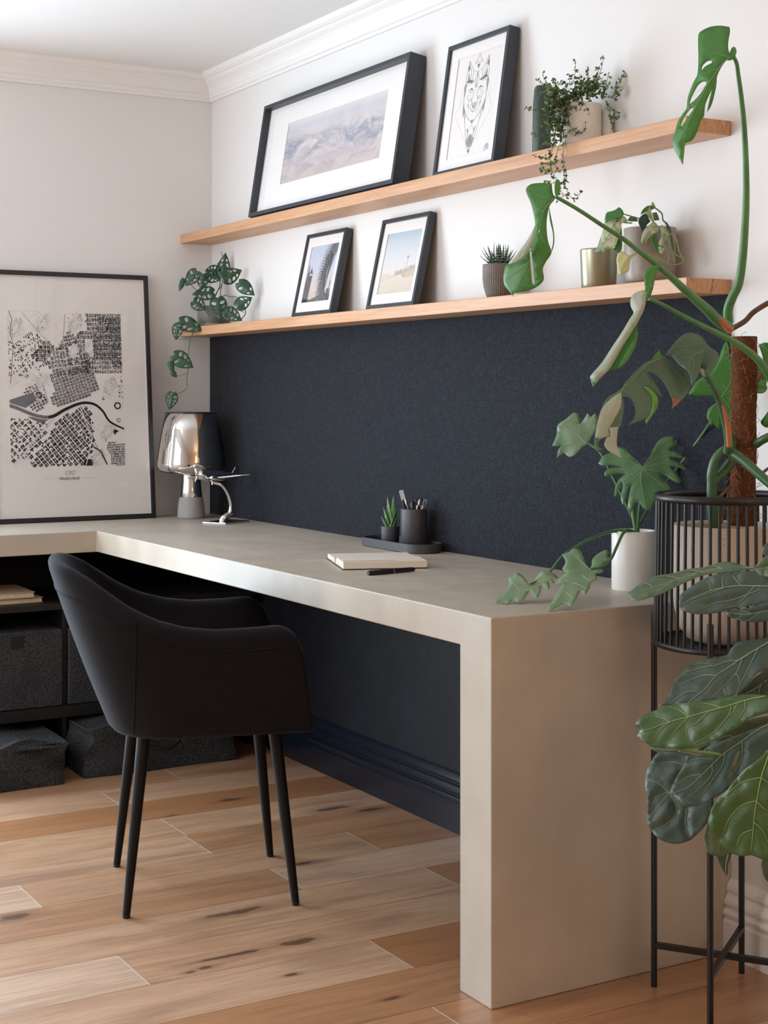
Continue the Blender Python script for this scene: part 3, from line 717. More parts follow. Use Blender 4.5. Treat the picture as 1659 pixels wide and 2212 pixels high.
# --- 5 city map poster on the desk
def draw_map(F):
    paper = ink('poster_paper', (.80, .765, .74)); bk = ink('map_ink', (.018, .019, .022)); gy = ink('map_grey', (.16, .16, .17)); fine = ink('map_fine_line', (.42, .41, .40)); grey = ink('title_grey', (.30, .29, .285))
    F.poly([(0, 0), (1, 0), (1, 1), (0, 1)], 0, 0)
    U0, V0, U1, V1 = .070, .185, .471, .7155
    clip = (U0, V0, U1, V1); rnd = random.Random(12)
    def inside(p, poly):
        x, y = p; c = False
        for i in range(len(poly)):
            (x1, y1), (x2, y2) = poly[i-1], poly[i]
            if (y1 > y) != (y2 > y) and x < (x2-x1)*(y-y1)/(y2-y1)+x1: c = not c
        return c
    riv = [(.055, .398), (.09, .388), (.1586, .3604), (.2127, .356), (.2628, .3812), (.3188, .402), (.3634, .399), (.395, .375), (.42, .338), (.4711, .3122), (.49, .31)]
    riv = [(p.x, p.y) for p in catmull([Vector((u, v, 0)) for u, v in riv], 5)]
    park = [[(.135, .655), (.25, .60), (.255, .72), (.12, .72)], [(.275, .66), (.30, .635), (.345, .66), (.345, .72), (.27, .72)], [(.385, .42), (.455, .42), (.46, .50), (.395, .505)], [(.355, .30), (.375, .385), (.415, .35), (.475, .30), (.475, .265), (.41, .27), (.375, .25)], [(.34, .56), (.37, .56), (.37, .62), (.34, .62)],
            [(.33, .185), (.42, .185), (.42, .23), (.37, .25), (.33, .22)], [(.07, .62), (.10, .60), (.14, .66), (.11, .715), (.07, .715)], [(.155, .52), (.20, .50), (.235, .44), (.20, .42), (.13, .50)], [(.28, .56), (.315, .56), (.315, .60), (.28, .60)]]
    def near_riv(p, d): return any(math.hypot(p[0]-q[0], p[1]-q[1]) < d for q in riv)
    def block(c_, ang, w_, h_, m, clipr=clip):
        ca, sa = math.cos(ang), math.sin(ang)
        F.poly([(c_[0]+x*ca-y*sa, c_[1]+x*sa+y*ca) for x, y in ((-w_/2, -h_/2), (w_/2, -h_/2), (w_/2, h_/2), (-w_/2, h_/2))], m, clip=clipr)
    def grid(poly, ang, sx, sy, nx, ny, fill, gap=.25, grey=.3, jit=.15):
        ca, sa = math.cos(ang), math.sin(ang); cx = sum(p[0] for p in poly)/len(poly); cy = sum(p[1] for p in poly)/len(poly)
        for i in range(-45, 46):
            for j in range(-45, 46):
                q0 = (i*sx, j*sy); c_ = (cx+q0[0]*ca-q0[1]*sa, cy+q0[0]*sa+q0[1]*ca)
                if not (U0-.01 < c_[0] < U1+.01 and V0-.01 < c_[1] < V1+.01) or not inside(c_, poly) or near_riv(c_, .012): continue
                if any(inside(c_, p) for p in park): continue
                bw, bh = sx*(1-gap), sy*(1-gap)
                for a in range(nx):
                    for b in range(ny):
                        if rnd.random() > fill: continue
                        x = q0[0]+(-.5+(a+.5)/nx)*bw+rnd.uniform(-1, 1)*jit*bw/nx*.3; y = q0[1]+(-.5+(b+.5)/ny)*bh+rnd.uniform(-1, 1)*jit*bh/ny*.3
                        block((cx+x*ca-y*sa, cy+x*sa+y*ca), ang, bw/nx*rnd.uniform(.72, 1.08), bh/ny*rnd.uniform(.72, 1.08), 2 if rnd.random() < grey else 1)
    R_ = math.radians
    city = [(.205, .50), (.245, .515), (.355, .525), (.385, .448), (.26, .385), (.215, .40)]
    east = [(.345, .50), (.475, .50), (.475, .72), (.345, .72), (.30, .61), (.345, .56)]
    north = [(.20, .53), (.235, .60), (.30, .61), (.345, .56), (.345, .51), (.25, .49)]
    nwest = [(.065, .70), (.065, .50), (.14, .48), (.20, .53), (.235, .60), (.135, .655)]
    south = [(.13, .185), (.355, .185), (.365, .30), (.345, .395), (.27, .368), (.22, .325)]
    swest = [(.065, .355), (.16, .345), (.21, .33), (.14, .215), (.065, .205)]
    se = [(.40, .185), (.475, .185), (.475, .265), (.41, .265)]; dockE = [(.12, .455), (.165, .47), (.205, .40), (.16, .372), (.13, .395)]
    emid = [(.385, .50), (.475, .50), (.475, .42), (.40, .41)]; topm = [(.25, .60), (.28, .66), (.27, .72), (.35, .72), (.345, .655), (.30, .61)]
    grid(city, R_(18), .0118, .0105, 3, 3, .97, .13, .62); grid(east, R_(1), .0092, .0150, 3, 4, .84, .15, .35); grid(north, R_(8), .0115, .0145, 3, 4, .84, .16, .3)
    grid(nwest, R_(-52), .021, .0145, 3, 3, .42, .22, .3); grid([(.15, .56), (.20, .535), (.235, .60), (.20, .625)], R_(2), .014, .014, 4, 2, .96, .14, .5); grid(south, R_(38), .0165, .0125, 2, 2, .93, .17, .10); grid(swest, R_(40), .018, .015, 3, 2, .66, .22, .2)
    grid(se, R_(2), .006, .008, 2, 2, .9, .2, .4); grid(dockE, R_(24), .011, .010, 2, 2, .8, .22, .3); grid(emid, R_(3), .012, .018, 3, 4, .36, .25, .4); grid(topm, R_(15), .0085, .0115, 3, 3, .85, .18, .4)
    grid([(.355, .56), (.475, .53), (.475, .715), (.40, .715)], R_(1), .0046, .030, 1, 6, .8, .22, .25); grid([(.23, .60), (.30, .62), (.35, .56), (.35, .51), (.28, .50)], R_(20), .0185, .0125, 2, 2, .55, .2, .1)
    for p in ([(.07, .4136), (.07, .404), (.125, .386), (.160, .412), (.1528, .440), (.120, .430)], [(.13, .357), (.20, .352), (.205, .347), (.18, .335), (.15, .345)]): F.poly(p, 2, .00045, clip)
    ww = np.interp(range(len(riv)), [0, len(riv)*.35, len(riv)*.6, len(riv)], [.012, .011, .0085, .005])
    def strip(add, m, lift):
        e = []
        for i in range(len(riv)):
            p_, q_ = riv[max(i-1, 0)], riv[min(i+1, len(riv)-1)]; dx, dy = q_[0]-p_[0], q_[1]-p_[1]; l_ = math.hypot(dx, dy); h_ = (ww[i]+add)/2
            e.append(((riv[i][0]-dy/l_*h_, riv[i][1]+dx/l_*h_), (riv[i][0]+dy/l_*h_, riv[i][1]-dx/l_*h_)))
        for i in range(len(e)-1): F.poly([e[i][0], e[i][1], e[i+1][1], e[i+1][0]], m if m != 1 or i > 13 else 2, lift, clip)
    strip(.004, 0, .0007); strip(0, 1, .0008)
    F.line([(.075, .715), (.085, .69), (.078, .64), (.088, .60), (.083, .55), (.075, .47)], .0022, 2)
    for q, r_ in (((.1714, .4294), .010), ((.4499, .393), .010)): F.ring(q, r_+.002, .006, 0, 24); F.ring(q, r_, .0042, 1, 24)
    F.ring((.452, .342), .006, .0022, 1, 18); F.poly([(.32, .189), (.33, .187), (.352, .187), (.356, .198), (.352, .209), (.325, .209)], 1, .00055, clip)
    def road(pts, w_=.0016, m=0): F.line([(max(U0, min(U1, u)), max(V0, min(V1, v))) for u, v in pts], w_, m, .00062)
    road([(.07, .49), (.15, .445), (.21, .36)], .0025); road([(.12, .71), (.20, .62), (.275, .50)], .0028, 0); road([(.12, .71), (.20, .62), (.275, .50)], .0011, 2); road([(.27, .71), (.262, .62), (.19, .54)], .0025, 0); road([(.27, .71), (.262, .62), (.19, .54)], .001, 1); road([(.262, .62), (.275, .50)], .0022)
    road([(.08, .195), (.20, .33), (.25, .37)], .004, 0); road([(.08, .197), (.20, .332), (.25, .372)], .0008, 2); road([(.285, .385), (.315, .39), (.355, .28), (.33, .19)], .0028, 0); road([(.328, .395), (.345, .36), (.36, .27), (.40, .20)], .0014, 1); road([(.36, .25), (.385, .235), (.405, .19)], .0045, 1); road([(.09, .60), (.15, .54), (.21, .46)], .001, 3)
    for k in range(6): road([(.07, .45+.008*k), (.13, .49+.006*k), (.185, .46+.004*k), (.205, .40)], .0005, 3)
    for k in range(60):
        p = park[k % len(park)]; cx = sum(q[0] for q in p)/len(p); cy = sum(q[1] for q in p)/len(p)
        road([(cx+rnd.uniform(.01, .03)*math.cos(a+k), cy+rnd.uniform(.01, .04)*math.sin(a*1.3+k)) for a in np.linspace(0, 4, 14)], .00045, 3)
    for k in range(40): u, v = rnd.uniform(U0, U1), rnd.uniform(V0, V1); road([(u, v), (u+rnd.uniform(-.05, .05), v+rnd.uniform(-.05, .05)), (u+rnd.uniform(-.08, .08), v+rnd.uniform(-.08, .08))], .0004, 3)
    for k in range(30):
        p = park[k % len(park)]; cx = sum(q[0] for q in p)/len(p)+rnd.uniform(-.03, .03); cy = sum(q[1] for q in p)/len(p)+rnd.uniform(-.03, .03)
        block((cx, cy), rnd.random()*3, rnd.uniform(.0015, .006), rnd.uniform(.0015, .004), 2)
    F.poly([(.335, .571), (.34, .571), (.343, .58), (.346, .571), (.352, .571), (.352, .567), (.335, .567)], 1, .0006); F.poly([(.43, .300), (.436, .312), (.446, .308), (.452, .303), (.442, .299), (.438, .291)], 1, .0006, clip)
    F.line([(.178, .1462), (.224, .1456)], .0006, 3); F.line([(.314, .1445), (.3585, .1439)], .0006, 3)
    return [paper, bk, gy, fine, grey]
PT, PH, PW = .0928, .8537, .5752
px_ = PH*math.sin(PT)+.002
Mp = frame_mats(Vector((px_, -.8308, H)), Vector((0, 1, 0)), Vector((-math.sin(PT), 0, math.cos(PT))), Vector((math.cos(PT), 0, math.sin(PT))))
poster = picture('large black framed city map poster leaning on the left wall', Mp, PW, PH, .020, .0155, .0125, (.0165, .0165, .5585, .836), M['framebk'], draw_map)
def title(txt, size, u, v, m, bold=0, shear=0, sx=1):
    cu = bpy.data.curves.new('t', 'FONT'); cu.body = txt; cu.size = size; cu.align_x = 'CENTER'; cu.offset = bold; cu.shear = shear
    o = bpy.data.objects.new('t', cu); COL.objects.link(o); bpy.context.view_layer.update()
    me = bpy.data.meshes.new_from_object(o.evaluated_get(bpy.context.evaluated_depsgraph_get())); COL.objects.unlink(o); bpy.data.objects.remove(o)
    mb = MB(); mb.add([(u+p.co.x*sx, v+p.co.y, .0125-.0015-.0008+.0009) for p in me.vertices], [tuple(p.vertices) for p in me.polygons])
    put(mb, Mp).build('title_lettering', m, poster, True)
title('CBD', .021, .2715, .1572, ink('title_light', (.33, .32, .315)), -.0003, .22, .9)
title('MELBOURNE', .0125, .2695, .1405, ink('title_black', (.03, .03, .03)), 0, 0, 1.02)

# ================================================================== things on the desk
# table lamp
lamp_p = at_z(413, 1119, H)
lamp = thing('table_lamp', 'table lamp with mirrored silver shade on a concrete foot in the corner of the desk', 'lamp', tuple(lamp_p))
mb = MB(); mb.lathe([(.001, 0), (.045, 0), (.0478, .002), (.0482, .008), (.0470, .03), (.0440, .055), (.0405, .072), (.0395, .0735), (.001, .0735)], (0, 0, 0), 64); mb.build('concrete_foot', plain('lamp_concrete', (.36, .345, .33), .8, var=.06, vscale=40, bump=.15, bscale=300), lamp)
mb = MB(); mb.lathe([(.038, .0735), (.0385, .0745), (.036, .10), (.0335, .125), (.0325, .16), (.030, .20)], (0, 0, 0), 64); mb.build('chrome_neck', M['chrome'], lamp)
def mirror_glass():
    t = NT('mirrored_glass'); t.col((.66, .63, .60, 1)); t.set(Metallic=1.0, Roughness=.025); return t.m
mb = MB(); prof = [(.030, .156), (.060, .1545), (.090, .1565), (.107, .162), (.116, .172), (.1195, .184), (.1185, .20), (.112, .25), (.1025, .31), (.0915, .368), (.0885, .368), (.0995, .31), (.109, .25), (.1155, .20), (.114, .178), (.10, .165), (.06, .158), (.030, .159)]
mb.lathe(prof, (0, 0, 0), 96, caps=(False, False)); mb.build('lamp_shade', mirror_glass(), lamp)
mb = MB(); mb.tube([(.0905*math.cos(2*PI*i/64), .0905*math.sin(2*PI*i/64), .3685) for i in range(65)], .0016, 6, smooth=1); mb.build('shade_rim', plain('dark_rim', (.03, .03, .03), .3), lamp)
mb = MB(); mb.lathe([(.001, .20), (.018, .20), (.020, .24), (.028, .27), (.026, .30), (.012, .318), (.001, .32)], (0, 0, 0), 32); mb.build('bulb', plain('opal_bulb', (.8, .78, .74), .3), lamp)

# chrome propeller aeroplane on a stand
A_, B_, C_ = at_z(437, 1131.5, H), at_z(484, 1134, H), at_z(520, 1125, H)
ax = (B_-A_).normalized(); ay = Vector((-ax.y, ax.x, 0)); blen = .135
pc = A_+ax*.048+ay*blen/2
plane = thing('model_aeroplane', 'chrome propeller aeroplane model on a curved stand beside the lamp', 'model aeroplane', (pc.x, pc.y, H), math.atan2(ax.y, ax.x))
mb = MB(); mb.box((-.048, -blen/2, 0), (.048, blen/2, .007)); mb.build('base_plate', M['chrome'], plane, bevel=.002)
mb = MB(); mb.tube([at_d(478, 1126, depth(pc)), at_d(484, 1119, depth(pc)), at_d(497, 1108, depth(pc)+.01), at_d(499, 1090, depth(pc)+.01), at_d(492, 1066, depth(pc)), at_d(479, 1048, depth(pc)-.01), at_d(461, 1042, depth(pc)-.015), at_d(456, 1036, depth(pc)-.015)], [.010, .012, .0095, .007, .0062, .0055, .005, .004], 12, smooth=5); mb.build('stand_arm', M['chrome'], plane, True)
Dn = depth(pc)-.02
rgt = RT; twd = -FW
nose_d = (twd*.80-rgt*.60).normalized(); span_d = Vector((-nose_d.y, nose_d.x, 0)); upv = Vector((0, 0, 1))
c0 = at_d(455, 1030, Dn)
tilt = .10
def pl(a, s, h):                                     # along the nose, along the span, up; body pitched slightly
    return c0+nose_d*(a*math.cos(tilt)+h*math.sin(tilt)*-1)+span_d*s+upv*(h*math.cos(tilt)+a*math.sin(tilt))
mb = MB(); st = [(.062, .004, .004, .003), (.058, .011, .012, .003), (.045, .017, .018, .004), (.020, .0195, .021, .005), (-.02, .018, .020, .006), (-.07, .013, .015, .008), (-.115, .006, .009, .010), (-.135, .002, .004, .012)]
vs = []; sg = 20
for a, w_, h_, zo in st:
    for k in range(sg): th = 2*PI*k/sg; vs.append(pl(a, w_*math.cos(th), zo+h_*math.sin(th)))
mb.add(vs, [(i*sg+k, i*sg+(k+1) % sg, (i+1)*sg+(k+1) % sg, (i+1)*sg+k) for i in range(len(st)-1) for k in range(sg)], 0, True); mb.add(vs[:sg], [tuple(range(sg))]); mb.add(vs[-sg:], [tuple(range(sg))])
mb.build('fuselage', M['chrome'], plane, True, weld=True, sub=1)
def foil(name, stations, par):
    """stations: (span, leading edge, trailing edge, height, thickness)"""
    mb = MB(); vs = []; n = 10
    for s, le, te, h, th in stations:
        for k in range(n):
            a = 2*PI*k/n; vs.append(pl((le+te)/2+(le-te)/2*math.cos(a), s, h+th/2*math.sin(a)*(1 if math.cos(a) > -.2 else .6)))
    mb.add(vs, [(i*n+k, i*n+(k+1) % n, (i+1)*n+(k+1) % n, (i+1)*n+k) for i in range(len(stations)-1) for k in range(n)], 0, True); mb.add(vs[:n], [tuple(range(n))]); mb.add(vs[-n:], [tuple(range(n))])
    return mb.build(name, M['chrome'], par, True)
for sg_ in (1, -1): foil('wing', [(sg_*.008, .040, -.036, -.006, .010), (sg_*.06, .032, -.028, -.002, .008), (sg_*.12, .018, -.020, .006, .005), (sg_*.165, .002, -.016, .012, .003), (sg_*.172, -.004, -.012, .0125, .001)], plane)
for sg_ in (1, -1): foil('tailplane', [(sg_*.002, -.108, -.134, .012, .004), (sg_*.035, -.116, -.132, .013, .003), (sg_*.046, -.122, -.129, .0135, .001)], plane)
mb = MB(); f1 = [(-.100, .014), (-.118, .040), (-.128, .045), (-.138, .040), (-.138, .010)]
vs = [pl(a, s, h) for s in (-.0012, .0012) for a, h in f1]; mb.add(vs, [(0, 1, 2, 3, 4), (9, 8, 7, 6, 5)]+[(k, (k+1) % 5, 5+(k+1) % 5, 5+k) for k in range(5)]); mb.build('tail_fin', M['chrome'], plane, True)
for sg_ in (1, -1):
    mb = MB(); vs = []
    for a, r in ((.060, .003), (.055, .008), (.035, .0095), (.0, .008), (-.02, .003)):
        for k in range(14): th = 2*PI*k/14; vs.append(pl(a-.006, sg_*.052+r*math.cos(th), -.004+r*.9*math.sin(th)))
    mb.add(vs, [(i*14+k, i*14+(k+1) % 14, (i+1)*14+(k+1) % 14, (i+1)*14+k) for i in range(4) for k in range(14)], 0, True); mb.add(vs[:14], [tuple(range(14))]); mb.build('engine_pod', M['chrome'], plane, True)
mb = MB(); vs = []
for a, r in ((.074, .001), (.071, .0045), (.062, .006)):
    for k in range(14): th = 2*PI*k/14; vs.append(pl(a, r*math.cos(th), .003+r*math.sin(th)))
mb.add(vs, [(i*14+k, i*14+(k+1) % 14, (i+1)*14+(k+1) % 14, (i+1)*14+k) for i in range(2) for k in range(14)], 0, True); prop = mb.build('spinner', M['chrome'], plane, True)
for k in range(3):
    a0 = math.radians((62, 178, 285)[k]); mb = MB(); vs = []
    for r, w_ in ((.002, .003), (.010, .0042), (.020, .0040), (.0275, .0018)):
        for q in (-1, 1): vs.append(pl(.066+.0012*q, -math.cos(a0)*r-math.sin(a0)*w_*q, .003+math.sin(a0)*r-math.cos(a0)*w_*q))
    mb.add(vs, [(2*i, 2*i+1, 2*i+3, 2*i+2) for i in range(3)], 0, True); mb.build('propeller_blade', M['chrome'], prop, True, solid=.0012)
mb = MB(); mb.lathe([(.0035, 0), (.004, .003), (.0025, .005), (.004, .008), (.0005, .010)], (0, 0, 0), 12); mb.v = [tuple(Vector(v)+at_d(459, 1047, Dn)) for v in mb.v]; mb.build('clamp_screw', M['chrome'], plane, True)

# tray with cup, pens and a small succulent
grey = plain('matt_charcoal_ceramic', (.062, .062, .066), .5, var=.06, vscale=60)
TRX, TRY, TRW, TRD = 1.466, -.073, .325, .112
tray = thing('tray', 'charcoal oval desk tray under the pen cup and little succulent', 'tray', (TRX, TRY, H))
mb = MB(); o_ = rrect(TRW, TRD, .054, 10); i_ = rrect(TRW-.008, TRD-.008, .050, 10); n = len(o_)
lay = [(i_, .0003), (o_, .002), (o_, .025), (i_, .025), (i_, .0045)]
vs = [(x, y, z) for p, z in lay for x, y in p]
mb.add(vs, [(k*n+j, k*n+(j+1) % n, (k+1)*n+(j+1) % n, (k+1)*n+j) for k in range(4) for j in range(n)]+[tuple(range(n))[::-1], tuple(range(4*n, 5*n))], 0, True); mb.build('tray_body', grey, tray, weld=True)
tray.children[0].modifiers.new('e', 'EDGE_SPLIT').split_angle = .7
cupy = -.062; cp = at_y(894, 1178, cupy); CUPX = cp.x; rc = .0365; Dc = depth((CUPX, cupy, H))
cup = thing('pen_cup', 'tall charcoal pen cup standing on the tray', 'pen cup', (CUPX, cupy, H+.0046))
mb = MB(); mb.lathe([(.001, 0), (rc-.002, 0), (rc, .002), (rc, .108), (rc-.001, .110), (rc-.004, .110), (rc-.005, .108), (rc-.005, .006), (.001, .006)], (0, 0, 0), 56); mb.build('cup_body', grey, cup)
def penlike(name, label, cat, px, py, base, r, mats, clip=False, group='pens in the cup'):
    tip = at_d(px, py, Dc-base[1]*.9); b = Vector((CUPX-(tip.x-CUPX)*.25, cupy-(tip.y-cupy)*.25, H+.0125)); d = (tip-b).normalized(); Ln = (tip-b).length
    t = thing(name, label, cat, tuple(b), 0, group)
    mb = MB(); mb.tube([b, b+d*Ln*.86], r, 12, smooth=1); mb.build('barrel', mats[0], t, True)
    mb = MB(); mb.tube([b+d*Ln*.86, b+d*Ln*.97, b+d*Ln], [r*1.03, r*1.0, r*.7], 12, smooth=1); mb.build('end_cap', mats[1], t, True)
    if clip:
        sd = d.cross(Vector((0, 1, 0))).normalized(); mb = MB(); mb.tube([b+d*Ln*.96+sd*(r+.001), b+d*Ln*.72+sd*(r+.0015)], .0011, 6, smooth=1); mb.build('pocket_clip', mats[1], t, True)
blk = plain('black_plastic', (.012, .012, .013), .3); clr = plain('clear_plastic', (.62, .66, .70), .15); blu = plain('blue_plastic', (.05, .20, .42), .3); steel = plain('brushed_steel', (.55, .53, .50), .3, 1.0)
penlike('pen', 'black pen leaning left in the cup beside the white ruler', 'pen', 870, 1080, (-.012, .006), .0042, (blk, blk), True)
penlike('pen', 'slim silver pen in the cup next to the leftmost black pen', 'pen', 876, 1079, (-.006, -.012), .0038, (steel, steel), True)
penlike('pen', 'black pen with a pale clip at the right of the cup', 'pen', 907, 1078, (.006, .008), .0042, (blk, steel), True)
penlike('pen', 'clear ballpoint with a blue cap at the far right of the cup', 'pen', 918, 1078, (.014, .004), .0036, (clr, blu), True)
penlike('pen', 'tan pencil-like pen in the cup in front of the blue capped one', 'pen', 922, 1080, (.013, -.010), .0034, (plain('tan_barrel', (.48, .36, .26), .5), plain('tan_end', (.60, .48, .38), .5)))
penlike('marker', 'fat black marker in the middle of the pen cup', 'marker', 891, 1083, (0, -.004), .0062, (blk, blk), group=None)
# scissors: two rings showing
sc = thing('scissors', 'black handled scissors standing in the pen cup', 'scissors', (CUPX+.004, cupy-.006, H+.0125))
for s_, px in ((-1, 902), (1, 909)):
    q = at_d(px, 1084, Dc-.004+.004*s_); mb = MB(); mb.tube([q+RT*(.0055*math.cos(2*PI*i/18))+UP*(.009*math.sin(2*PI*i/18)) for i in range(19)], .0022, 8, smooth=1); mb.build('handle', blk, sc, True)
    mb = MB(); mb.tube([q-UP*.009, Vector((CUPX+.004-s_*.003, cupy-.006, H+.014))], [.003, .001], 8, smooth=1); mb.build('blade', steel, sc, True)
q = at_d(866, 1059, Dc+.011); q2 = Vector((CUPX, cupy, H+.014))+FW*.011+RT*.006; mb = MB(); d = (q-q2); n_ = -FW; s_ = d.cross(n_).normalized()*.0062
mb.add([q2+s_+n_*.001, q2-s_+n_*.001, q-s_+n_*.001, q+s_+n_*.001, q2+s_-n_*.001, q2-s_-n_*.001, q-s_-n_*.001, q+s_-n_*.001], [(0,1,2,3),(7,6,5,4),(0,4,5,1),(1,5,6,2),(2,6,7,3),(3,7,4,0)]); tag(mb.build('ruler', plain('frosted_ruler', (.62, .64, .66), .25)), 'pale clear ruler sticking highest out of the pen cup', 'ruler')

# open notebook and pen
a_, b_, c_ = at_z(750, 1232, H), at_z(928, 1227, H), at_z(717, 1207, H)
ay = (b_-a_).normalized(); ang = math.atan2(ay.y, ay.x)-PI/2-.06; nl = (b_-a_).length; nw = .262
ctr = (a_+b_)/2-Vector((ay.y, -ay.x, 0))*nw*.5
nb = thing('notebook', 'open black notebook with blank cream pages lying on the desk', 'notebook', (ctr.x, ctr.y, H), ang)
cream = plain('cream_paper', (.74, .66, .55), .85); grey_p = plain('pale_paper', (.70, .665, .62), .85)
mb = MB(); mb.box((-nw/2-.004, -nl/2-.003, 0), (nw/2+.003, nl/2+.003, .0025)); mb.build('cover', blk, nb, bevel=.001)
def block(sgn, hmax, name):
    N = 14; prof = []
    for i in range(N+1):
        u = i/N; x = sgn*(.003+(nw/2-.006)*u); prof.append((x, .003+hmax*(1-(1-min(1, u*4.5))**2)*(1-.10*u) if True else 0))
    poly = [(prof[0][0], .0028)]+prof+[(prof[-1][0]+sgn*.004, .0028)]
    mb = MB(); n = len(poly); vs = [(x, y, z) for y in (-nl/2, nl/2) for x, z in poly]
    fs = [tuple(range(n)), tuple(range(n, 2*n))]+[(k, (k+1) % n, n+(k+1) % n, n+k) for k in range(n)]
    mb.add(vs, fs); o = mb.build(name, [cream], nb); return o
block(1, .0175, 'page_block'); block(-1, .0125, 'page_block')
mb = MB(); mb.box((.016, -nl/2+.004, .0196), (nw/2-.02, nl/2*.28, .0199)); mb.build('grey_sheet', grey_p, nb)
mb = MB(); mb.tube([(.0, -nl/2+.002, .010), (.0, nl/2-.002, .010)], .0035, 8, smooth=1); mb.build('spine_fold', cream, nb)
p0, p1 = at_z(795, 1238, H+.006), at_z(895, 1229.5, H+.006); dv = (p1-p0).normalized()
pen = thing('pen', 'black capped pen lying in front of the open notebook', 'pen', ((p0+p1)/2)[:2]+(H,))
mb = MB(); mb.tube([p0, p0+dv*.004, p0+dv*.072], [.0050, .0058, .0060], 16, smooth=1); mb.build('cap', blk, pen, True)
mb = MB(); mb.tube([p0+dv*.073, p1-dv*.012, p1-dv*.002, p1], [.0056, .0056, .0050, .004], 16, smooth=1); mb.build('barrel', blk, pen, True)
mb = MB(); mb.tube([p0+dv*.0725, p0+dv*.0755], .0061, 16, smooth=1); mb.build('ring', steel, pen, True)
sd = dv.cross(Vector((0, 0, 1))); mb = MB(); mb.tube([p0+sd*.0055+dv*.006, p0+sd*.0068+dv*.045], .0011, 6, smooth=1); mb.build('pocket_clip', blk, pen, True)

# ================================================================== plants
def leafmat(name, a, b, vein, under=None, rough=.38, trans=.18, bump=.15, bs=60, spec=.5):
    t = NT(name); f = t.noise(t.obj(), 14, 4, .6); t.col(t.ramp(f, [(.3, a), (.7, b)])); t.set(Roughness=rough, Specular_IOR_Level=spec)
    if bump: t.bump(t.noise(t.obj(), bs, 2), bump, .002)
    if trans:
        o = [n for n in t.t.nodes if n.type == 'OUTPUT_MATERIAL'][0]; tr = t.n('ShaderNodeBsdfTranslucent'); tr.inputs[0].default_value = (a[0]*2.6+.02, a[1]*2.6+.05, a[2]*1.6, 1)
        mx = t.n('ShaderNodeMixShader'); mx.inputs[0].default_value = trans; t.l(t.b.outputs[0], mx.inputs[1]); t.l(tr.outputs[0], mx.inputs[2]); t.l(mx.outputs[0], o.inputs[0])
    return [t.m, plain(name+'_vein', vein, .5)]
LM = dict(
    fig=leafmat('fig_leaf', (.030, .066, .048), (.056, .100, .074), (.34, .44, .30), rough=.40, trans=.05, bump=.6, bs=55, spec=.8),
    figbright=leafmat('fig_leaf_young', (.032, .095, .022), (.056, .128, .034), (.32, .46, .15), rough=.36, trans=.08, bump=.6, bs=55, spec=.8),
    figpale=leafmat('fig_leaf_pale', (.08, .135, .075), (.12, .175, .105), (.34, .42, .26), rough=.42, trans=.08, bump=.4, bs=45),
    mon=leafmat('monstera_leaf', (.085, .245, .072), (.120, .30, .095), (.24, .45, .19), rough=.35, trans=.28, bump=.1),
    mondark=leafmat('monstera_leaf_old', (.075, .130, .076), (.110, .180, .105), (.26, .34, .20), rough=.36, trans=.10, bump=.15),
    monunder=leafmat('monstera_leaf_underside', (.32, .36, .26), (.46, .47, .38), (.52, .55, .44), rough=.5, trans=.12, bump=.1),
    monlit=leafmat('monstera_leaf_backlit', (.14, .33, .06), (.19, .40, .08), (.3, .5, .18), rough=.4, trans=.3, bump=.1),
    brown=leafmat('withered_tip', (.22, .085, .05), (.30, .13, .08), (.3, .15, .1), rough=.7, trans=0),
    phil=leafmat('philodendron_leaf', (.085, .20, .088), (.125, .27, .125), (.32, .46, .27), rough=.33, trans=.18, bump=.25, bs=40),
    philpale=leafmat('philodendron_leaf_pale', (.16, .29, .16), (.30, .40, .27), (.45, .54, .40), rough=.36, trans=.14, bump=.25, bs=40),
    adan=leafmat('swiss_cheese_leaf', (.016, .062, .030), (.036, .105, .055), (.08, .19, .11), rough=.3, trans=.12, bump=.2),
    potgreen=leafmat('pothos_green', (.05, .18, .04), (.09, .26, .07), (.16, .32, .12), rough=.35, trans=.2, bump=.1),
    potdark=leafmat('pothos_dark', (.018, .055, .04), (.03, .085, .055), (.07, .15, .09), rough=.3, trans=.05, bump=.1),
)
def variegated():
    t = NT('pothos_variegated'); f = t.noise(t.mapping((30, 30, 18)), 1.2, 5, .65, 1.6)
    t.col(t.ramp(f, [(.34, (.09, .20, .07)), (.45, (.28, .38, .20)), (.55, (.48, .51, .36)), (.8, (.56, .57, .44))])); t.set(Roughness=.4); return [t.m, plain('pothos_vein', (.30, .38, .2), .5)]
LM['potvar'] = variegated()
def yellowish():
    t = NT('pothos_yellow'); f = t.noise(t.mapping((40, 40, 20)), 1.2, 4, .6, 1.2)
    t.col(t.ramp(f, [(.30, (.22, .32, .06)), (.42, (.50, .52, .22)), (.8, (.58, .57, .29))])); t.set(Roughness=.4); return [t.m, plain('pothos_yellow_vein', (.35, .42, .12), .5)]
LM['potyel'] = yellowish()
M['stem'] = plain('green_stem', (.075, .20, .06), .4, var=.25, vscale=20)
M['stemdark'] = plain('dark_green_stem', (.045, .115, .045), .35, var=.2, vscale=20)
M['stempale'] = plain('pale_stem', (.20, .30, .11), .45, var=.2, vscale=20)
M['stembrown'] = plain('aerial_root', (.15, .075, .045), .8, var=.3, vscale=40)
M['sheath'] = plain('orange_sheath', (.42, .14, .045), .6, var=.3, vscale=40)

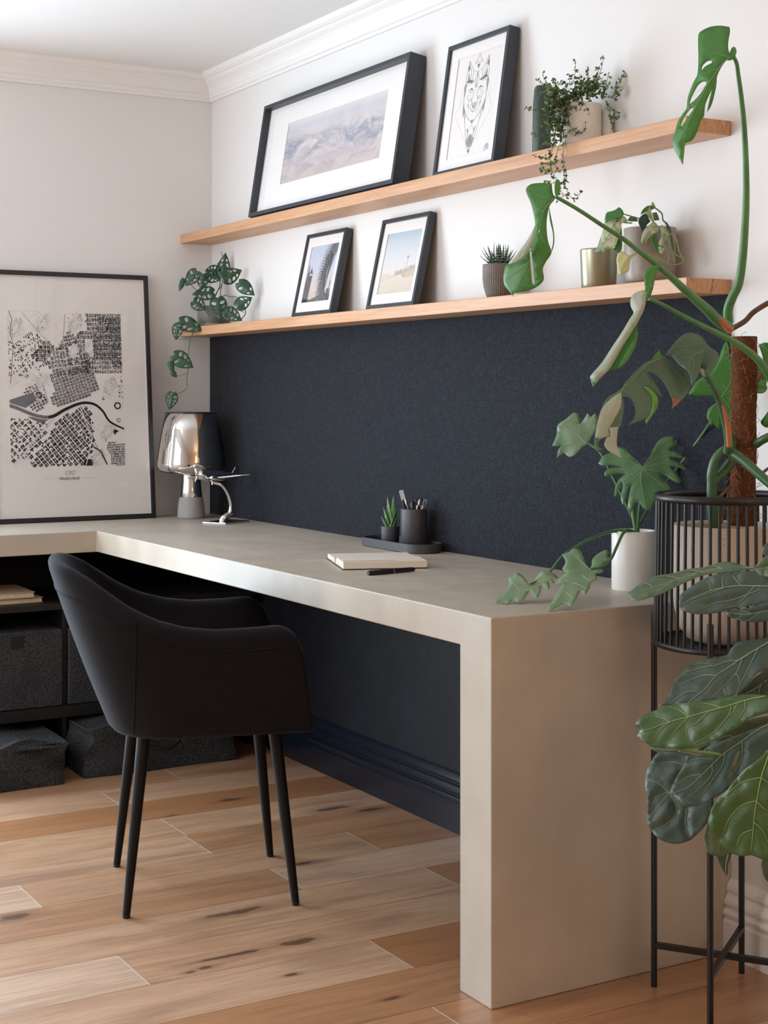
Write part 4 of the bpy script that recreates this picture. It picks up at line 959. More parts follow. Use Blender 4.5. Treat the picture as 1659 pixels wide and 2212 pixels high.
def closed_smooth(p, k):
    n = len(p); out = []
    for i in range(n):
        p0, p1, p2, p3 = p[i-1], p[i], p[(i+1) % n], p[(i+2) % n]
        # keep sharp corners sharp
        def ang(a, b, c):
            v = (b[0]-a[0], b[1]-a[1]); w_ = (c[0]-b[0], c[1]-b[1]); return abs(math.atan2(v[0]*w_[1]-v[1]*w_[0], v[0]*w_[0]+v[1]*w_[1]))
        t1 = (0, 0) if ang(p0, p1, p2) > 1.25 else ((p2[0]-p0[0])/2, (p2[1]-p0[1])/2)
        t2 = (0, 0) if ang(p1, p2, p3) > 1.25 else ((p3[0]-p1[0])/2, (p3[1]-p1[1])/2)
        L_ = math.hypot(p2[0]-p1[0], p2[1]-p1[1])
        for tt in (t1, t2): pass
        def lim(tt):
            m = math.hypot(*tt); return (tt[0]*min(1, L_*1.2/m), tt[1]*min(1, L_*1.2/m)) if m > 1e-9 else tt
        t1, t2 = lim(t1), lim(t2)
        for j in range(k):
            t = j/k; a, b, c, d = 2*t**3-3*t*t+1, t**3-2*t*t+t, -2*t**3+3*t*t, t**3-t*t
            out.append((a*p1[0]+b*t1[0]+c*p2[0]+d*t2[0], a*p1[1]+b*t1[1]+c*p2[1]+d*t2[1]))
    return out
def inpoly(x, y, poly):
    c = False
    for i in range(len(poly)):
        (x1, y1), (x2, y2) = poly[i-1], poly[i]
        if (y1 > y) != (y2 > y) and x < (x2-x1)*(y-y1)/(y2-y1)+x1: c = not c
    return c
def segdist(x, y, line):
    best = 1e9; bt = 0; side = 1; acc = 0; tot = sum(math.hypot(b[0]-a[0], b[1]-a[1]) for a, b in zip(line, line[1:])) or 1
    for a, b in zip(line, line[1:]):
        dx, dy = b[0]-a[0], b[1]-a[1]; l2 = dx*dx+dy*dy or 1e-9; t = max(0, min(1, ((x-a[0])*dx+(y-a[1])*dy)/l2))
        d = math.hypot(x-a[0]-t*dx, y-a[1]-t*dy)
        if d < best: best = d; bt = (acc+t*math.sqrt(l2))/tot; side = 1 if dx*(y-a[1])-dy*(x-a[0]) > 0 else -1
        acc += math.sqrt(l2)
    return best, bt, side
def sm2(line, k=4): return [(p.x, p.y) for p in catmull([Vector((x, y, 0)) for x, y in line], k)] if len(line) > 2 else list(line)
def leaf(parent, xf, outline, D, mid, mats, gx=0, gy=0, fold=.25, arch=0, veins=(), holes=(), vw=2.2, quilt=0, name='leaf', smooth=3, grid=13, wave=0, thick=.0005, label=None):
    """a blade with its own place and depth: outline and midrib as seen along the sight lines, standing D metres away;
    gx, gy tilt it, fold raises the halves beside the midrib, arch bends it along the midrib, quilt puffs it between veins"""
    s, ox, oy = xf; T = lambda q: (q[0]/s+ox, q[1]/s+oy)
    out = closed_smooth([T(q) for q in outline], smooth); hs = [closed_smooth([T(q) for q in h], 3) for h in holes]
    mid = sm2([T(q) for q in mid]); vv = [sm2([T(q) for q in v]) for v in veins]
    xs = [p[0] for p in out]; ys = [p[1] for p in out]; cx, cy = sum(xs)/len(xs), sum(ys)/len(ys)
    k = FPX/D; size = max(max(xs)-min(xs), max(ys)-min(ys)); stp = max(3.0, size/grid)
    allv = [mid]+vv
    def dep(x, y):
        X, Y = (x-cx)/k, -(y-cy)/k; d, t, sd = segdist(x, y, mid)
        dd = D+gx*X+gy*Y-fold*(d/k)*(1-.35*min(1, d/(size*.4)))+arch*((t-.35)**2)*size/k
        if quilt and vv:
            q = min(segdist(x, y, v)[0] for v in allv); dd -= quilt*(1-math.exp(-(q/(size*.045))**2))
        if wave: dd += wave*math.sin(x*.09+y*.05)*math.sin(y*.07-x*.03+1)*min(1, d/(size*.15))
        return dd
    pts = []; edges = []
    for loop in [out]+hs:
        b = len(pts); pts += loop; n = len(loop); edges += [(b+i, b+(i+1) % n) for i in range(n)]
    y = min(ys)+stp*.5; row = 0
    while y < max(ys):
        x = min(xs)+stp*(.5 if row % 2 else 0)
        while x < max(xs):
            if inpoly(x, y, out) and not any(inpoly(x, y, h) for h in hs) and min(segdist(x, y, out+[out[0]])[0], 99) > stp*.4: pts.append((x, y))
            x += stp
        y += stp*.87; row += 1
    V, _, Fc, *_ = delaunay_2d_cdt([Vector(p) for p in pts], edges, [], 0, 1e-5)
    mb = MB(); vs = [at_d(v.x, v.y, dep(v.x, v.y)) for v in V]; fs = []
    for f in Fc:
        mx = sum(V[i].x for i in f)/len(f); my = sum(V[i].y for i in f)/len(f)
        if inpoly(mx, my, out) and not any(inpoly(mx, my, h) for h in hs): fs.append(tuple(f))
    fs = [f if sum(V[f[i-1]].x*V[f[i]].y-V[f[i]].x*V[f[i-1]].y for i in range(len(f))) < 0 else tuple(f[::-1]) for f in fs]
    mb.add(vs, fs, 0, True)
    for i, v in enumerate(allv):
        w0 = vw*(1.0 if i == 0 else .62); n = len(v); L_ = []; R_ = []
        v = [q for q in v if inpoly(q[0], q[1], out)]
        if len(v) < 2: continue
        n = len(v)
        for j in range(n):
            a, b = v[max(j-1, 0)], v[min(j+1, n-1)]; dx, dy = b[0]-a[0], b[1]-a[1]; l_ = math.hypot(dx, dy) or 1
            w_ = w0*(1-.7*j/(n-1))/2; q = v[j]; dz = dep(*q)-(.0019 if quilt else .0011)
            L_.append(at_d(q[0]-dy/l_*w_, q[1]+dx/l_*w_, dz)); R_.append(at_d(q[0]+dy/l_*w_, q[1]-dx/l_*w_, dz))
        mb.add(L_+R_, [(j, n+j, n+j+1, j+1) for j in range(n-1)], 1, True)
    o = mb.build(name, mats, parent, True, solid=thick)
    if label: o['label'] = label
    return o
def stem(parent, xf, pts, D, r, mat, name='stem', smooth=5, seg=10):
    s, ox, oy = xf; n = len(pts); Ds = D if isinstance(D, (list, tuple)) else [D]
    P = [at_d(x/s+ox, y/s+oy, float(np.interp(i/(n-1), np.linspace(0, 1, len(Ds)), Ds)) if len(Ds) > 1 else Ds[0]) for i, (x, y) in enumerate(pts)]
    mb = MB(); mb.tube(P, r, seg, smooth=smooth); return mb.build(name, mat, parent, True)
XA = (2.865, 1080, 40); XB = (2.698, 1060, 560); XC = (4.484, 1230, 680); XD = (4.254, 1050, 1120); XF = (4.097, 1350, 1180); XG = (2.942, 1300, 1460); XP = (6.381, 1230, 430); XE = (6.143, 350, 530); XV = (6.504, 1120, 110); X1 = (1, 0, 0)

# ------------------------------------------------ wire plant stand
SC = Vector((2.887, -.181, 0)); SR = .1438
Pl_, Pb_ = at_z(1413, 2131, 0), at_z(1602, 2102, 0)
stand = thing('plant_stand', 'tall black wire plant stand with a slatted cage beside the desk end', 'plant stand', tuple(SC))
zt, zb2 = .977, .694; RT_, RB_ = .134, .1385
wire = plain('black_powder_coat', (.007, .0068, .0068), .38)
def ringmesh(nm, R, z, r):
    mb = MB(); n = 96; m = 10; vs = [((R+r*math.cos(b))*math.cos(a), (R+r*math.cos(b))*math.sin(a), z+r*math.sin(b)) for a in [2*PI*i/n for i in range(n)] for b in [2*PI*j/m for j in range(m)]]
    mb.add(vs, [(i*m+j, ((i+1) % n)*m+j, ((i+1) % n)*m+(j+1) % m, i*m+(j+1) % m) for i in range(n) for j in range(m)], 0, True); return mb.build(nm, wire, stand)
ringmesh('top_ring', RT_, zt, .0078); ringmesh('bottom_ring', RB_, zb2, .0062)
mb = MB(); mb.lathe([(.001, zb2-.003), (RB_, zb2-.003), (RB_, zb2+.002), (.001, zb2+.002)], (0, 0, 0), 64); mb.build('base_disc', wire, stand)
for i in range(50):
    a = 2*PI*(i+.3)/50; mb = MB(); mb.tube([(RT_*math.cos(a), RT_*math.sin(a), zt), (RB_*math.cos(a), RB_*math.sin(a), zb2)], .0032, 8, smooth=1); mb.build('rod', wire, stand)
offs = [Pl_-SC, Pb_-SC, SC-Pl_, SC-Pb_]
for o_ in offs:
    mb = MB(); mb.tube([(o_.x, o_.y, 0), (o_.x, o_.y, .748)], .0062, 12, smooth=1); mb.build('leg', wire, stand)
mb = MB(); z = .083
mb.tube([(offs[0].x, offs[0].y, z), (offs[2].x, offs[2].y, z)], .0055, 4, smooth=1, square=True); mb.build('cross_brace', wire, stand)
mb = MB(); mb.tube([(offs[1].x, offs[1].y, z+.009), (offs[3].x, offs[3].y, z+.009)], .0055, 4, smooth=1, square=True); mb.build('cross_brace', wire, stand)

# ------------------------------------------------ big monstera in the stand
def speckle():
    t = NT('speckled_stoneware'); f = t.noise(t.obj(), 170, 2, .5); g = t.noise(t.obj(), 6, 3)
    c = t.ramp(g, [(.3, (.56, .47, .39)), (.7, (.62, .53, .45))]); t.col(t.mix(t.ramp(f, [(.27, (.8,)*3), (.31, (0,)*3)]), c, (.16, .12, .09))); t.set(Roughness=.55); return t.m
mpot = thing('potted_monstera', 'tall monstera on a coir pole in a speckled stoneware pot inside the wire stand', 'potted plant', (SC.x, SC.y, zb2+.002))
RP = .106
mb = MB(); mb.lathe([(.001, 0), (.060, 0), (.078, .008), (.092, .030), (.101, .065), (.105, .11), (RP, .226), (RP-.002, .228), (RP-.008, .228), (RP-.010, .22), (RP-.010, .205)], (0, 0, 0), 72, caps=(True, False)); mb.build('pot', speckle(), mpot)
mb = MB(); mb.lathe([(.0005, .208), (RP-.010, .206)], (0, 0, 0), 40, caps=(False, False)); mb.build('soil', M['soil'], mpot)
def coir():
    t = NT('coir_fibre'); f = t.noise(t.mapping((120, 120, 60)), 1.5, 5, .7, 2.5); g = t.noise(t.obj(), 25, 3)
    t.col(t.mix(t.ramp(g, [(.35, (0,)*3), (.7, (.5,)*3)]), t.ramp(f, [(.32, (.055, .020, .010)), (.5, (.19, .072, .034)), (.68, (.34, .15, .075))]), (.10, .036, .018))); t.set(Roughness=.95, Specular_IOR_Level=.1); t.bump(f, .9, .006); return t.m
pb, pt_ = at_d(1604, 1135, 2.99), at_d(1609, 727, 3.02)
mb = MB(); n = 60; rows_ = []
rnd = random.Random(3); d_ = pt_-pb
for i in range(n+1):
    c_ = pb+d_*(i/n)
    for k in range(32):
        a = 2*PI*k/32; r = .0245*(1+.035*math.sin(3*a+i*.25)+rnd.uniform(-.03, .03)); rows_.append(c_+Vector((r*math.cos(a), r*math.sin(a), 0)))
mb.add(rows_, [(i*32+k, i*32+(k+1) % 32, (i+1)*32+(k+1) % 32, (i+1)*32+k) for i in range(n) for k in range(32)], 0, True); mb.add(rows_[-32:], [tuple(range(32))]); pole = mb.build('coir_pole', coir(), mpot, True)
mb = MB()
for i in range(150):
    f = rnd.random(); a = rnd.uniform(0, 2*PI); c_ = pb+d_*f; p = c_+Vector((.0245*math.cos(a), .0245*math.sin(a), 0)); q = []
    dr = Vector((math.cos(a), math.sin(a), 0)); tg = Vector((-math.sin(a), math.cos(a), 0)); up_ = rnd.uniform(-.02, .02); sw = rnd.uniform(-.02, .02); ot = rnd.uniform(.002, .007) if i % 9 else .016
    q = [p-dr*.001, p+dr*ot*.8+tg*sw*.4+UP*up_*.5, p+dr*ot+tg*sw*.8+UP*up_, p+dr*ot*.2+tg*sw*1.3+UP*up_*1.3]
    mb.tube(q, .00045, 4, smooth=3)
mb.build('loose_fibre', plain('coir_strand', (.36, .17, .09), .9), pole, True)
# thick main stem and its joints
stem(mpot, XB, [(1300, 1590), (1297, 1500), (1290, 1400), (1290, 1300), (1290, 1240), (1310, 1170), (1350, 1125), (1385, 1110)], [2.96, 2.94], [.011, .0105, .0095, .0105], M['stemdark'])
stem(mpot, XB, [(1286, 1300), (1320, 1275), (1360, 1235), (1400, 1180)], [2.95, 2.97], .0095, M['stemdark'])
stem(mpot, XB, [(1385, 1115), (1450, 1155), (1520, 1215), (1600, 1285), (1680, 1350)], [2.94, 2.86], [.0105, .0085], M['stemdark'], 'petiole')
stem(mpot, XB, [(1545, 1080), (1590, 1050), (1680, 1010)], [2.98, 2.95], .0085, M['stemdark'], 'petiole')
stem(mpot, XB, [(1420, 470), (1450, 600), (1440, 800), (1420, 1000), (1390, 1110)], [3.04, 3.06, 3.05, 3.02, 2.96], .011, M['stemdark'])
stem(mpot, XB, [(1310, 1400), (1350, 1370), (1400, 1320)], [2.95, 2.97], .003, M['stembrown'], 'aerial_root'); stem(mpot, XB, [(1345, 1540), (1365, 1440), (1395, 1330)], [2.95, 2.97], .0022, M['stembrown'], 'aerial_root')
stem(mpot, XB, [(1405, 405), (1480, 362), (1530, 310), (1616, 256), (1700, 220)], [3.0, 2.98], .0052, M['stembrown'], 'aerial_root'); stem(mpot, XB, [(1545, 720), (1580, 660), (1616, 610), (1690, 560)], [3.0, 2.96], .005, M['stembrown'], 'aerial_root'); stem(mpot, XB, [(1560, 1265), (1616, 1220), (1690, 1180)], [2.96, 2.9], .003, M['stembrown'], 'aerial_root')
stem(mpot, XB, [(1400, 415), (1350, 370), (1280, 300), (1200, 220), (1150, 165)], [2.945, 2.90], [.007, .0055, .002], M['sheath'], 'sheath'); stem(mpot, XB, [(1390, 1090), (1385, 1000), (1370, 920), (1335, 825)], [2.905, 2.87], [.005, .005, .0015], M['sheath'], 'sheath')
# leaf at the top right
stem(mpot, XA, [(1415, 1880), (1412, 1800), (1440, 1720), (1478, 1640), (1500, 1500), (1516, 1300), (1524, 1100), (1522, 900), (1512, 680), (1495, 500), (1475, 350), (1464, 275), (1442, 232)], [2.98, 2.93, 2.88, 2.84], [.0098, .0095, .0082, .0066, .0052, .0042, .0036], M['stem'], 'petiole')
leaf(mpot, XA, [(1228,100),(1250,75),(1300,52),(1360,44),(1420,52),(1424,80),(1415,130),(1412,175),(1420,210),(1434,226),(1410,250),(1380,285),(1355,330),(1338,375),(1315,430),(1290,485),(1272,530),(1266,575),(1262,605),(1240,640),(1225,690),(1198,745),(1170,765),(1147,772),(1140,830),(1132,906),(1110,870),(1085,820),(1070,770),(1072,735),(1085,695),(1100,640),(1130,590),(1155,555),(1160,500),(1175,450),(1200,390),(1222,345),(1228,250),(1226,180)], 2.84,
     [(1434,227),(1370,285),(1300,385),(1235,500),(1180,610),(1140,740),(1132,890)], LM['mon'], gx=-.5, gy=.12, fold=-.32, arch=.25, veins=[[(1415,236),(1360,222),(1300,206)], [(1350,310),(1290,330),(1240,345)], [(1290,405),(1240,440),(1190,480)], [(1235,500),(1195,540),(1160,570)]],
     holes=[[(1248,310),(1260,285),(1288,263),(1310,262),(1310,275),(1288,286),(1265,301),(1252,318)], [(1172,530),(1185,490),(1205,450),(1225,415),(1250,393),(1274,391),(1277,405),(1262,432),(1235,472),(1200,510)], [(1118,665),(1130,630),(1155,590),(1178,560),(1195,552),(1194,566),(1170,600),(1147,635),(1125,668)]], vw=1.6, grid=18)
leaf(mpot, XA, [(1342,362),(1338,420),(1320,500),(1302,550),(1280,580),(1292,525),(1306,460),(1322,400)], 2.85, [(1340,365),(1318,470),(1282,576)], LM['mon'], gx=-.6, fold=.2, vw=.8)
leaf(mpot, XA, [(1424,205),(1438,178),(1455,178),(1464,200),(1460,222),(1448,244),(1425,260),(1395,256),(1420,236)], 2.835, [(1436,228),(1450,200)], LM['mon'], gx=.4, fold=-.5, vw=1.2)
# leaf at the middle left, on its long slanting petiole
stem(mpot, XA, [(345,1103), (480,1180), (640,1285), (760,1362), (870,1448), (980,1535), (1080,1620), (1180,1712), (1280,1800), (1340,1860), (1420,1920)], [2.74, 2.80, 2.88, 2.96], [.0034, .0038, .0045, .0056, .0078, .0105, .0115], M['stem'], 'petiole')
leaf(mpot, XA, [(160,1065),(170,1040),(200,1023),(250,1018),(300,1020),(320,1026),(322,1050),(330,1090),(346,1105),(330,1130),(310,1155),(297,1200),(289,1260),(291,1330),(301,1390),(319,1440),(310,1470),(285,1505),(265,1550),(272,1600),(262,1632),(215,1668),(150,1690),(80,1700),(86,1724),(60,1690),(28,1650),(22,1600),(30,1550),(45,1520),(100,1505),(150,1470),(190,1410),(214,1340),(218,1270),(206,1200),(190,1140),(172,1100)], 2.74,
     [(345,1105),(300,1145),(262,1210),(245,1300),(215,1410),(165,1540),(86,1712)], LM['mon'], gx=-.45, gy=.2, fold=-.25, arch=.3, veins=[[(330,1118),(280,1110),(220,1090)], [(270,1195),(240,1180),(210,1170)], [(240,1310),(265,1370),(290,1430)], [(212,1420),(240,1480),(262,1530)], [(180,1505),(120,1560),(40,1610)]], holes=[[(184,1440),(194,1450),(205,1530),(214,1630),(208,1648),(198,1632),(190,1540)], [(237,1325),(238,1310),(246,1307),(245,1324)]], vw=1.6, grid=20)
leaf(mpot, XA, [(219,1278),(216,1340),(196,1400),(160,1460),(105,1505),(50,1522),(75,1494),(120,1440),(170,1370),(206,1304)], 2.728, [(216,1290),(170,1410),(70,1512)], LM['monunder'], gx=-.9, fold=.2, vw=.6, name='leaf_fold')
leaf(mpot, XA, [(302,1158),(316,1225),(334,1320),(336,1390),(322,1440),(318,1436),(328,1388),(326,1325),(308,1245)], 2.735, [(305,1165),(331,1340),(321,1438)], LM['mon'], fold=.1, vw=.5, name='leaf_lobe')
leaf(mpot, XA, [(344,1102),(338,1062),(341,1012),(352,993),(368,1003),(375,1040),(369,1078),(352,1102)], 2.745, [(346,1102),(355,1050),(354,1000)], LM['mon'], fold=-.3, gx=.4, vw=1, name='leaf_lobe')
# narrow hanging leaf
stem(mpot, XB, [(922,230), (1000,264), (1080,308), (1200,370), (1320,430), (1430,487), (1530,560), (1600,640), (1650,740), (1660,860), (1600, 960)], [2.84, 2.88, 2.90, 2.92, 3.0], [.0036, .0042, .0055, .007, .009, .010], M['stem'], 'petiole')
leaf(mpot, XB, [(892,90),(910,58),(950,36),(998,30),(975,60),(956,120),(946,170),(926,224),(904,236),(899,165)], 2.83, [(925,225),(920,140),(985,40)], LM['mon'], gx=-.5, fold=.25, vw=1, name='leaf_lobe')
leaf(mpot, XB, [(815,240),(830,207),(868,186),(898,180),(904,232),(896,290),(870,345),(852,390),(858,430),(848,490),(828,540),(790,600),(740,640),(690,650),(640,692),(597,746),(582,700),(580,682),(650,600),(705,515),(762,430),(812,345),(832,310),(818,280)], 2.825, [(915,228),(870,330),(770,505),(690,640),(600,735)], LM['mon'], gx=-.6, gy=.15, fold=.25, arch=.2, vw=1.2, grid=18)
leaf(mpot, XB, [(814,242),(829,206),(868,185),(899,179),(905,232),(894,290),(866,350),(812,440),(768,510),(725,590),(688,646),(640,690),(612,720),(592,700),(582,680),(650,600),(705,515),(762,430),(812,345),(833,312),(818,280)], 2.812, [(900,200),(850,340),(760,470),(605,700)], LM['monunder'], gx=-.75, gy=.15, fold=-.25, vw=.5, name='leaf_fold', grid=16)
# the broad arching old leaf
stem(mpot, XB, [(1380,1125), (1386,1060), (1370,960), (1345,865), (1310,775), (1262,690), (1222,648)], [2.93, 2.88, 2.84], [.0085, .008, .007, .0055, .0042], M['stemdark'], 'petiole')
leaf(mpot, XC, [(928,395),(970,330),(1030,258),(1100,195),(1160,173),(1230,180),(1290,220),(1350,300),(1420,350),(1448,392),(1440,450),(1400,520),(1352,588),(1320,590),(1290,500),(1180,400),(1050,385)], 2.86, [(1290,440),(1150,340),(935,392)], LM['mondark'], gx=-.1, gy=.7, fold=.3, veins=[[(1230,390),(1180,290),(1100,215)], [(1150,345),(1080,310),(1000,320)]], vw=1.2)
leaf(mpot, XC, [(905,402),(980,395),(1060,360),(1150,350),(1280,318),(1320,345),(1290,430),(1262,540),(1222,640),(1180,692),(1168,600),(1138,540),(1085,505),(1050,470),(1000,410),(950,400)], 2.83, [(1300,350),(1180,420),(1150,560)], LM['mondark'], gx=-.3, gy=.55, fold=-.3, veins=[[(1220,385),(1120,375),(960,398)], [(1200,430),(1200,520),(1180,670)]], vw=1.2)
leaf(mpot, XC, [(905,398),(980,448),(1060,498),(1120,540),(1158,590),(1172,650),(1165,720),(1130,780),(1085,822),(990,798),(960,740),(912,655),(850,592),(790,560),(750,548),(768,582),(820,650),(862,722),(906,802),(860,772),(800,722),(742,690),(700,682),(740,722),(788,782),(802,840),(795,920),(768,980),(720,1012),(640,1045),(553,1074),(600,1040),(630,990),(640,930),(625,860),(590,810),(550,790),(514,797),(530,850),(525,950),(494,1084),(440,1088),(400,1086),(384,1125),(398,1178),(360,1186),(322,1196),(300,1212),(272,1240),(292,1290),(334,1302),(276,1328),(245,1282),(243,1200),(260,1100),(285,980),(320,880),(370,800),(440,760),(500,720),(540,660),(600,590),(680,510),(740,460),(830,430)], 2.815,
     [(915,400),(800,455),(700,530),(600,640),(520,720),(470,820),(400,960),(330,1120),(270,1260)], LM['mondark'], gx=.12, gy=.75, fold=-.22, arch=-.25, veins=[[(850,430),(980,500),(1090,620),(1120,760)], [(720,515),(800,620),(890,780)], [(600,640),(720,740),(760,900),(740,1000)], [(520,720),(600,850),(600,1000)], [(470,820),(500,930),(480,1060)], [(400,960),(420,1040),(400,1090)]], vw=1.5, grid=24)
leaf(mpot, XC, [(388,1092),(440,1088),(478,1085),(466,1150),(460,1260),(500,1370),(511,1390),(440,1350),(380,1320),(340,1268),(345,1222),(362,1190),(398,1180)], 2.742, [(440,1092),(420,1220),(505,1385)], LM['monunder'], gy=.4, fold=-.2, vw=.8, name='leaf_lobe')
leaf(mpot, XC, [(498,750),(505,800),(495,900),(440,1000),(400,1080),(384,1118),(396,1178),(340,1186),(290,1212),(262,1230),(246,1210),(262,1100),(292,975),(330,890),(400,815)], 2.762, [(480,800),(400,960),(330,1120),(270,1225)], LM['monunder'], gx=.1, gy=.6, fold=-.22, veins=[[(455,850),(420,960),(380,1060)], [(440,880),(340,1000),(300,1120)]], vw=.8, name='leaf_fold')
leaf(mpot, XC, [(702,684),(760,700),(822,750),(856,812),(850,900),(800,982),(744,1058),(738,1020),(782,965),(802,900),(800,830),(768,760)], 2.835, [(710,688),(820,790),(820,900),(745,1050)], LM['monlit'], gx=-.3, vw=.8, name='leaf_lobe')
leaf(mpot, XC, [(793,434),(830,390),(872,340),(892,390),(900,402),(835,428)], 2.85, [(800,430),(872,345)], LM['mon'], vw=.8, name='leaf_lobe')
leaf(mpot, XC, [(988,796),(1040,812),(1087,822),(1040,872),(988,914),(1002,858)], 2.785, [(1040,815),(992,908)], LM['brown'], gy=.6, vw=.4, name='withered_tip', label='withered brown tip')
leaf(mpot, XC, [(1262,512),(1300,530),(1330,600),(1300,598),(1270,560)], 2.828, [(1266,515),(1325,598)], LM['monunder'], vw=.5, name='leaf_lobe')
# a leaf showing behind the pole on the right
leaf(mpot, XB, [(1560,500),(1600,485),(1640,500),(1690,560),(1680,640),(1600,700),(1560,690),(1590,600)], 3.07, [(1580,500),(1660,600),(1580,690)], LM['mon'], gx=-.3, fold=.2)
leaf(mpot, XB, [(1555,735),(1600,730),(1612,755),(1590,780),(1555,782)], 3.07, [(1556,758),(1608,756)], LM['mon'], fold=.2, vw=1)

# ------------------------------------------------ philodendron in the white pot on the desk
pp = at_z(1370, 1273, H); phil = thing('potted_philodendron', 'lobed philodendron in a plain white cylinder pot on the desk end', 'potted plant', tuple(pp))
mb = MB(); mb.lathe([(.001, 0), (.0485, 0), (.0495, .0015), (.0495, .128), (.0485, .1295), (.0455, .1295), (.0445, .128), (.0445, .112)], (0, 0, 0), 72, caps=(True, False)); mb.build('pot', M['whitegloss'], phil)
mb = MB(); mb.lathe([(.0005, .116), (.0447, .113)], (0, 0, 0), 32, caps=(False, False)); mb.build('soil', M['soil'], phil)
Dp = depth(pp)
stem(phil, XB, [(856,1600), (845,1540), (790,1430), (720,1285), (640,1130), (560,1068)], [Dp, Dp+.02, Dp+.06], [.004, .0032, .0026], M['stem'], 'petiole')
stem(phil, XB, [(852,1600), (858,1540), (868,1440), (890,1330), (886,1212)], [Dp, Dp-.02], [.0045, .0036, .003], M['stem'], 'petiole')
stem(phil, XB, [(862,1600), (866,1550), (960,1390), (1110,1190), (1275,958), (1340,805)], [Dp, Dp+.005, Dp-.01, 3.13], [.004, .003, .0026], M['stem'], 'petiole')
stem(phil, XB, [(848,1598), (835,1530), (828,1470), (822,1400)], [Dp, Dp-.01], [.004, .0034], M['stempale'], 'petiole')
stem(phil, XD, [(1385,143), (1330,125), (1260,115), (1130,125), (950,190), (800,280), (690,360), (590,485), (500,560), (400,605)], [Dp, Dp-.03, 3.25, 3.17], [.0042, .0036, .003, .0024], M['stem'], 'petiole')
stem(phil, XD, [(1385,143), (1340,118), (1290,112), (1250,150), (1200,260), (1150,368), (1080,440), (955,466)], [Dp, Dp-.05, 3.2, 3.14], [.004, .0036, .003, .0026], M['stem'], 'petiole')
leaf(phil, XB, [(358,1087),(385,1020),(392,965),(440,930),(480,897),(512,905),(518,962),(545,930),(565,895),(582,920),(610,897),(626,932),(612,1000),(590,1030),(572,1072),(555,1082),(530,1100),(490,1140),(455,1152),(425,1125),(386,1157),(395,1110),(412,1085),(382,1090)], Dp+.07, [(555,1075),(500,1020),(400,960)], LM['philpale'], gx=-.3, gy=.35, fold=-.25, veins=[[(550,1072),(450,1080),(375,1085)], [(520,1045),(520,980),(495,905)], [(555,1070),(570,1000),(610,905)], [(545,1080),(470,1100),(395,1145)], [(500,1025),(440,1020),(392,1010)]], vw=1.3, wave=.004)
leaf(phil, XB, [(628,1190),(650,1152),(690,1130),(738,1124),(740,1096),(780,1100),(820,1140),(858,1186),(888,1206),(922,1172),(945,1110),(985,1050),(1040,1030),(1077,1034),(1062,1056),(1112,1047),(1110,1066),(1066,1090),(1040,1116),(1082,1120),(1138,1152),(1138,1168),(1092,1156),(1048,1146),(1046,1165),(1110,1190),(1150,1218),(1144,1232),(1100,1216),(1052,1204),(1050,1218),(1085,1250),(1112,1292),(1098,1306),(1058,1288),(1010,1256),(986,1254),(1020,1290),(1048,1330),(1054,1368),(1000,1375),(962,1400),(940,1464),(900,1460),(862,1418),(845,1418),(820,1474),(800,1450),(806,1380),(822,1312),(804,1312),(786,1400),(770,1434),(758,1390),(772,1312),(760,1294),(736,1380),(722,1388),(725,1330),(752,1280),(788,1252),(740,1250),(668,1268),(663,1242),(700,1216),(768,1214),(700,1200),(650,1204)], Dp-.03, [(886,1210),(875,1300),(905,1455)], LM['phil'], gx=-.15, gy=.4, fold=-.28,
     veins=[[(890,1208),(960,1110),(1070,1040)], [(892,1212),(1000,1150),(1130,1158)], [(892,1216),(1020,1190),(1142,1225)], [(890,1220),(1000,1245),(1100,1298)], [(888,1225),(980,1300),(1045,1365)], [(882,1212),(780,1170),(640,1190)], [(882,1216),(780,1225),(670,1255)], [(882,1222),(780,1290),(728,1380)], [(882,1226),(800,1330),(765,1425)], [(882,1230),(840,1340),(815,1460)], [(880,1206),(820,1150),(748,1100)]], vw=1.6, grid=22, wave=.003)
leaf(phil, XB, [(1152,787),(1190,722),(1240,682),(1290,652),(1322,600),(1345,532),(1370,477),(1390,510),(1386,590),(1420,560),(1480,560),(1560,560),(1600,620),(1605,740),(1560,778),(1500,800),(1432,790),(1410,832),(1406,947),(1380,922),(1360,882),(1340,987),(1320,982),(1300,960),(1285,972),(1260,922),(1270,872),(1310,838),(1342,802),(1280,797),(1220,797)], 3.115, [(1345,803),(1400,700),(1375,490)], LM['mon'], gx=-.15, gy=.1, fold=-.15, veins=[[(1345,800),(1280,740),(1165,780)], [(1350,800),(1480,720),(1590,640)], [(1350,808),(1390,860),(1400,940)], [(1342,806),(1330,900),(1325,975)], [(1342,806),(1290,870),(1270,930)]], vw=1.8, grid=18)
leaf(phil, XD, [(78,745),(120,715),(178,672),(212,612),(203,545),(250,526),(280,494),(330,520),(372,570),(395,606),(430,590),(460,540),(505,490),(560,488),(620,505),(664,541),(632,556),(605,546),(630,592),(600,590),(574,576),(586,626),(570,657),(540,640),(508,612),(505,660),(480,722),(450,722),(420,682),(400,660),(370,720),(330,760),(290,770),(250,740),(198,787),(150,766),(90,776)], 3.17, [(398,607),(300,650),(180,715),(92,765)], LM['philpale'], gx=-.1, gy=1.5, fold=.2, veins=[[(395,608),(330,570),(282,505)], [(300,650),(260,600),(215,560)], [(400,610),(470,560),(560,495)], [(405,612),(520,580),(650,545)], [(405,616),(480,640),(470,710)], [(300,652),(310,700),(300,765)], [(410,612),(540,600),(575,650)]], vw=1.6, wave=.003)
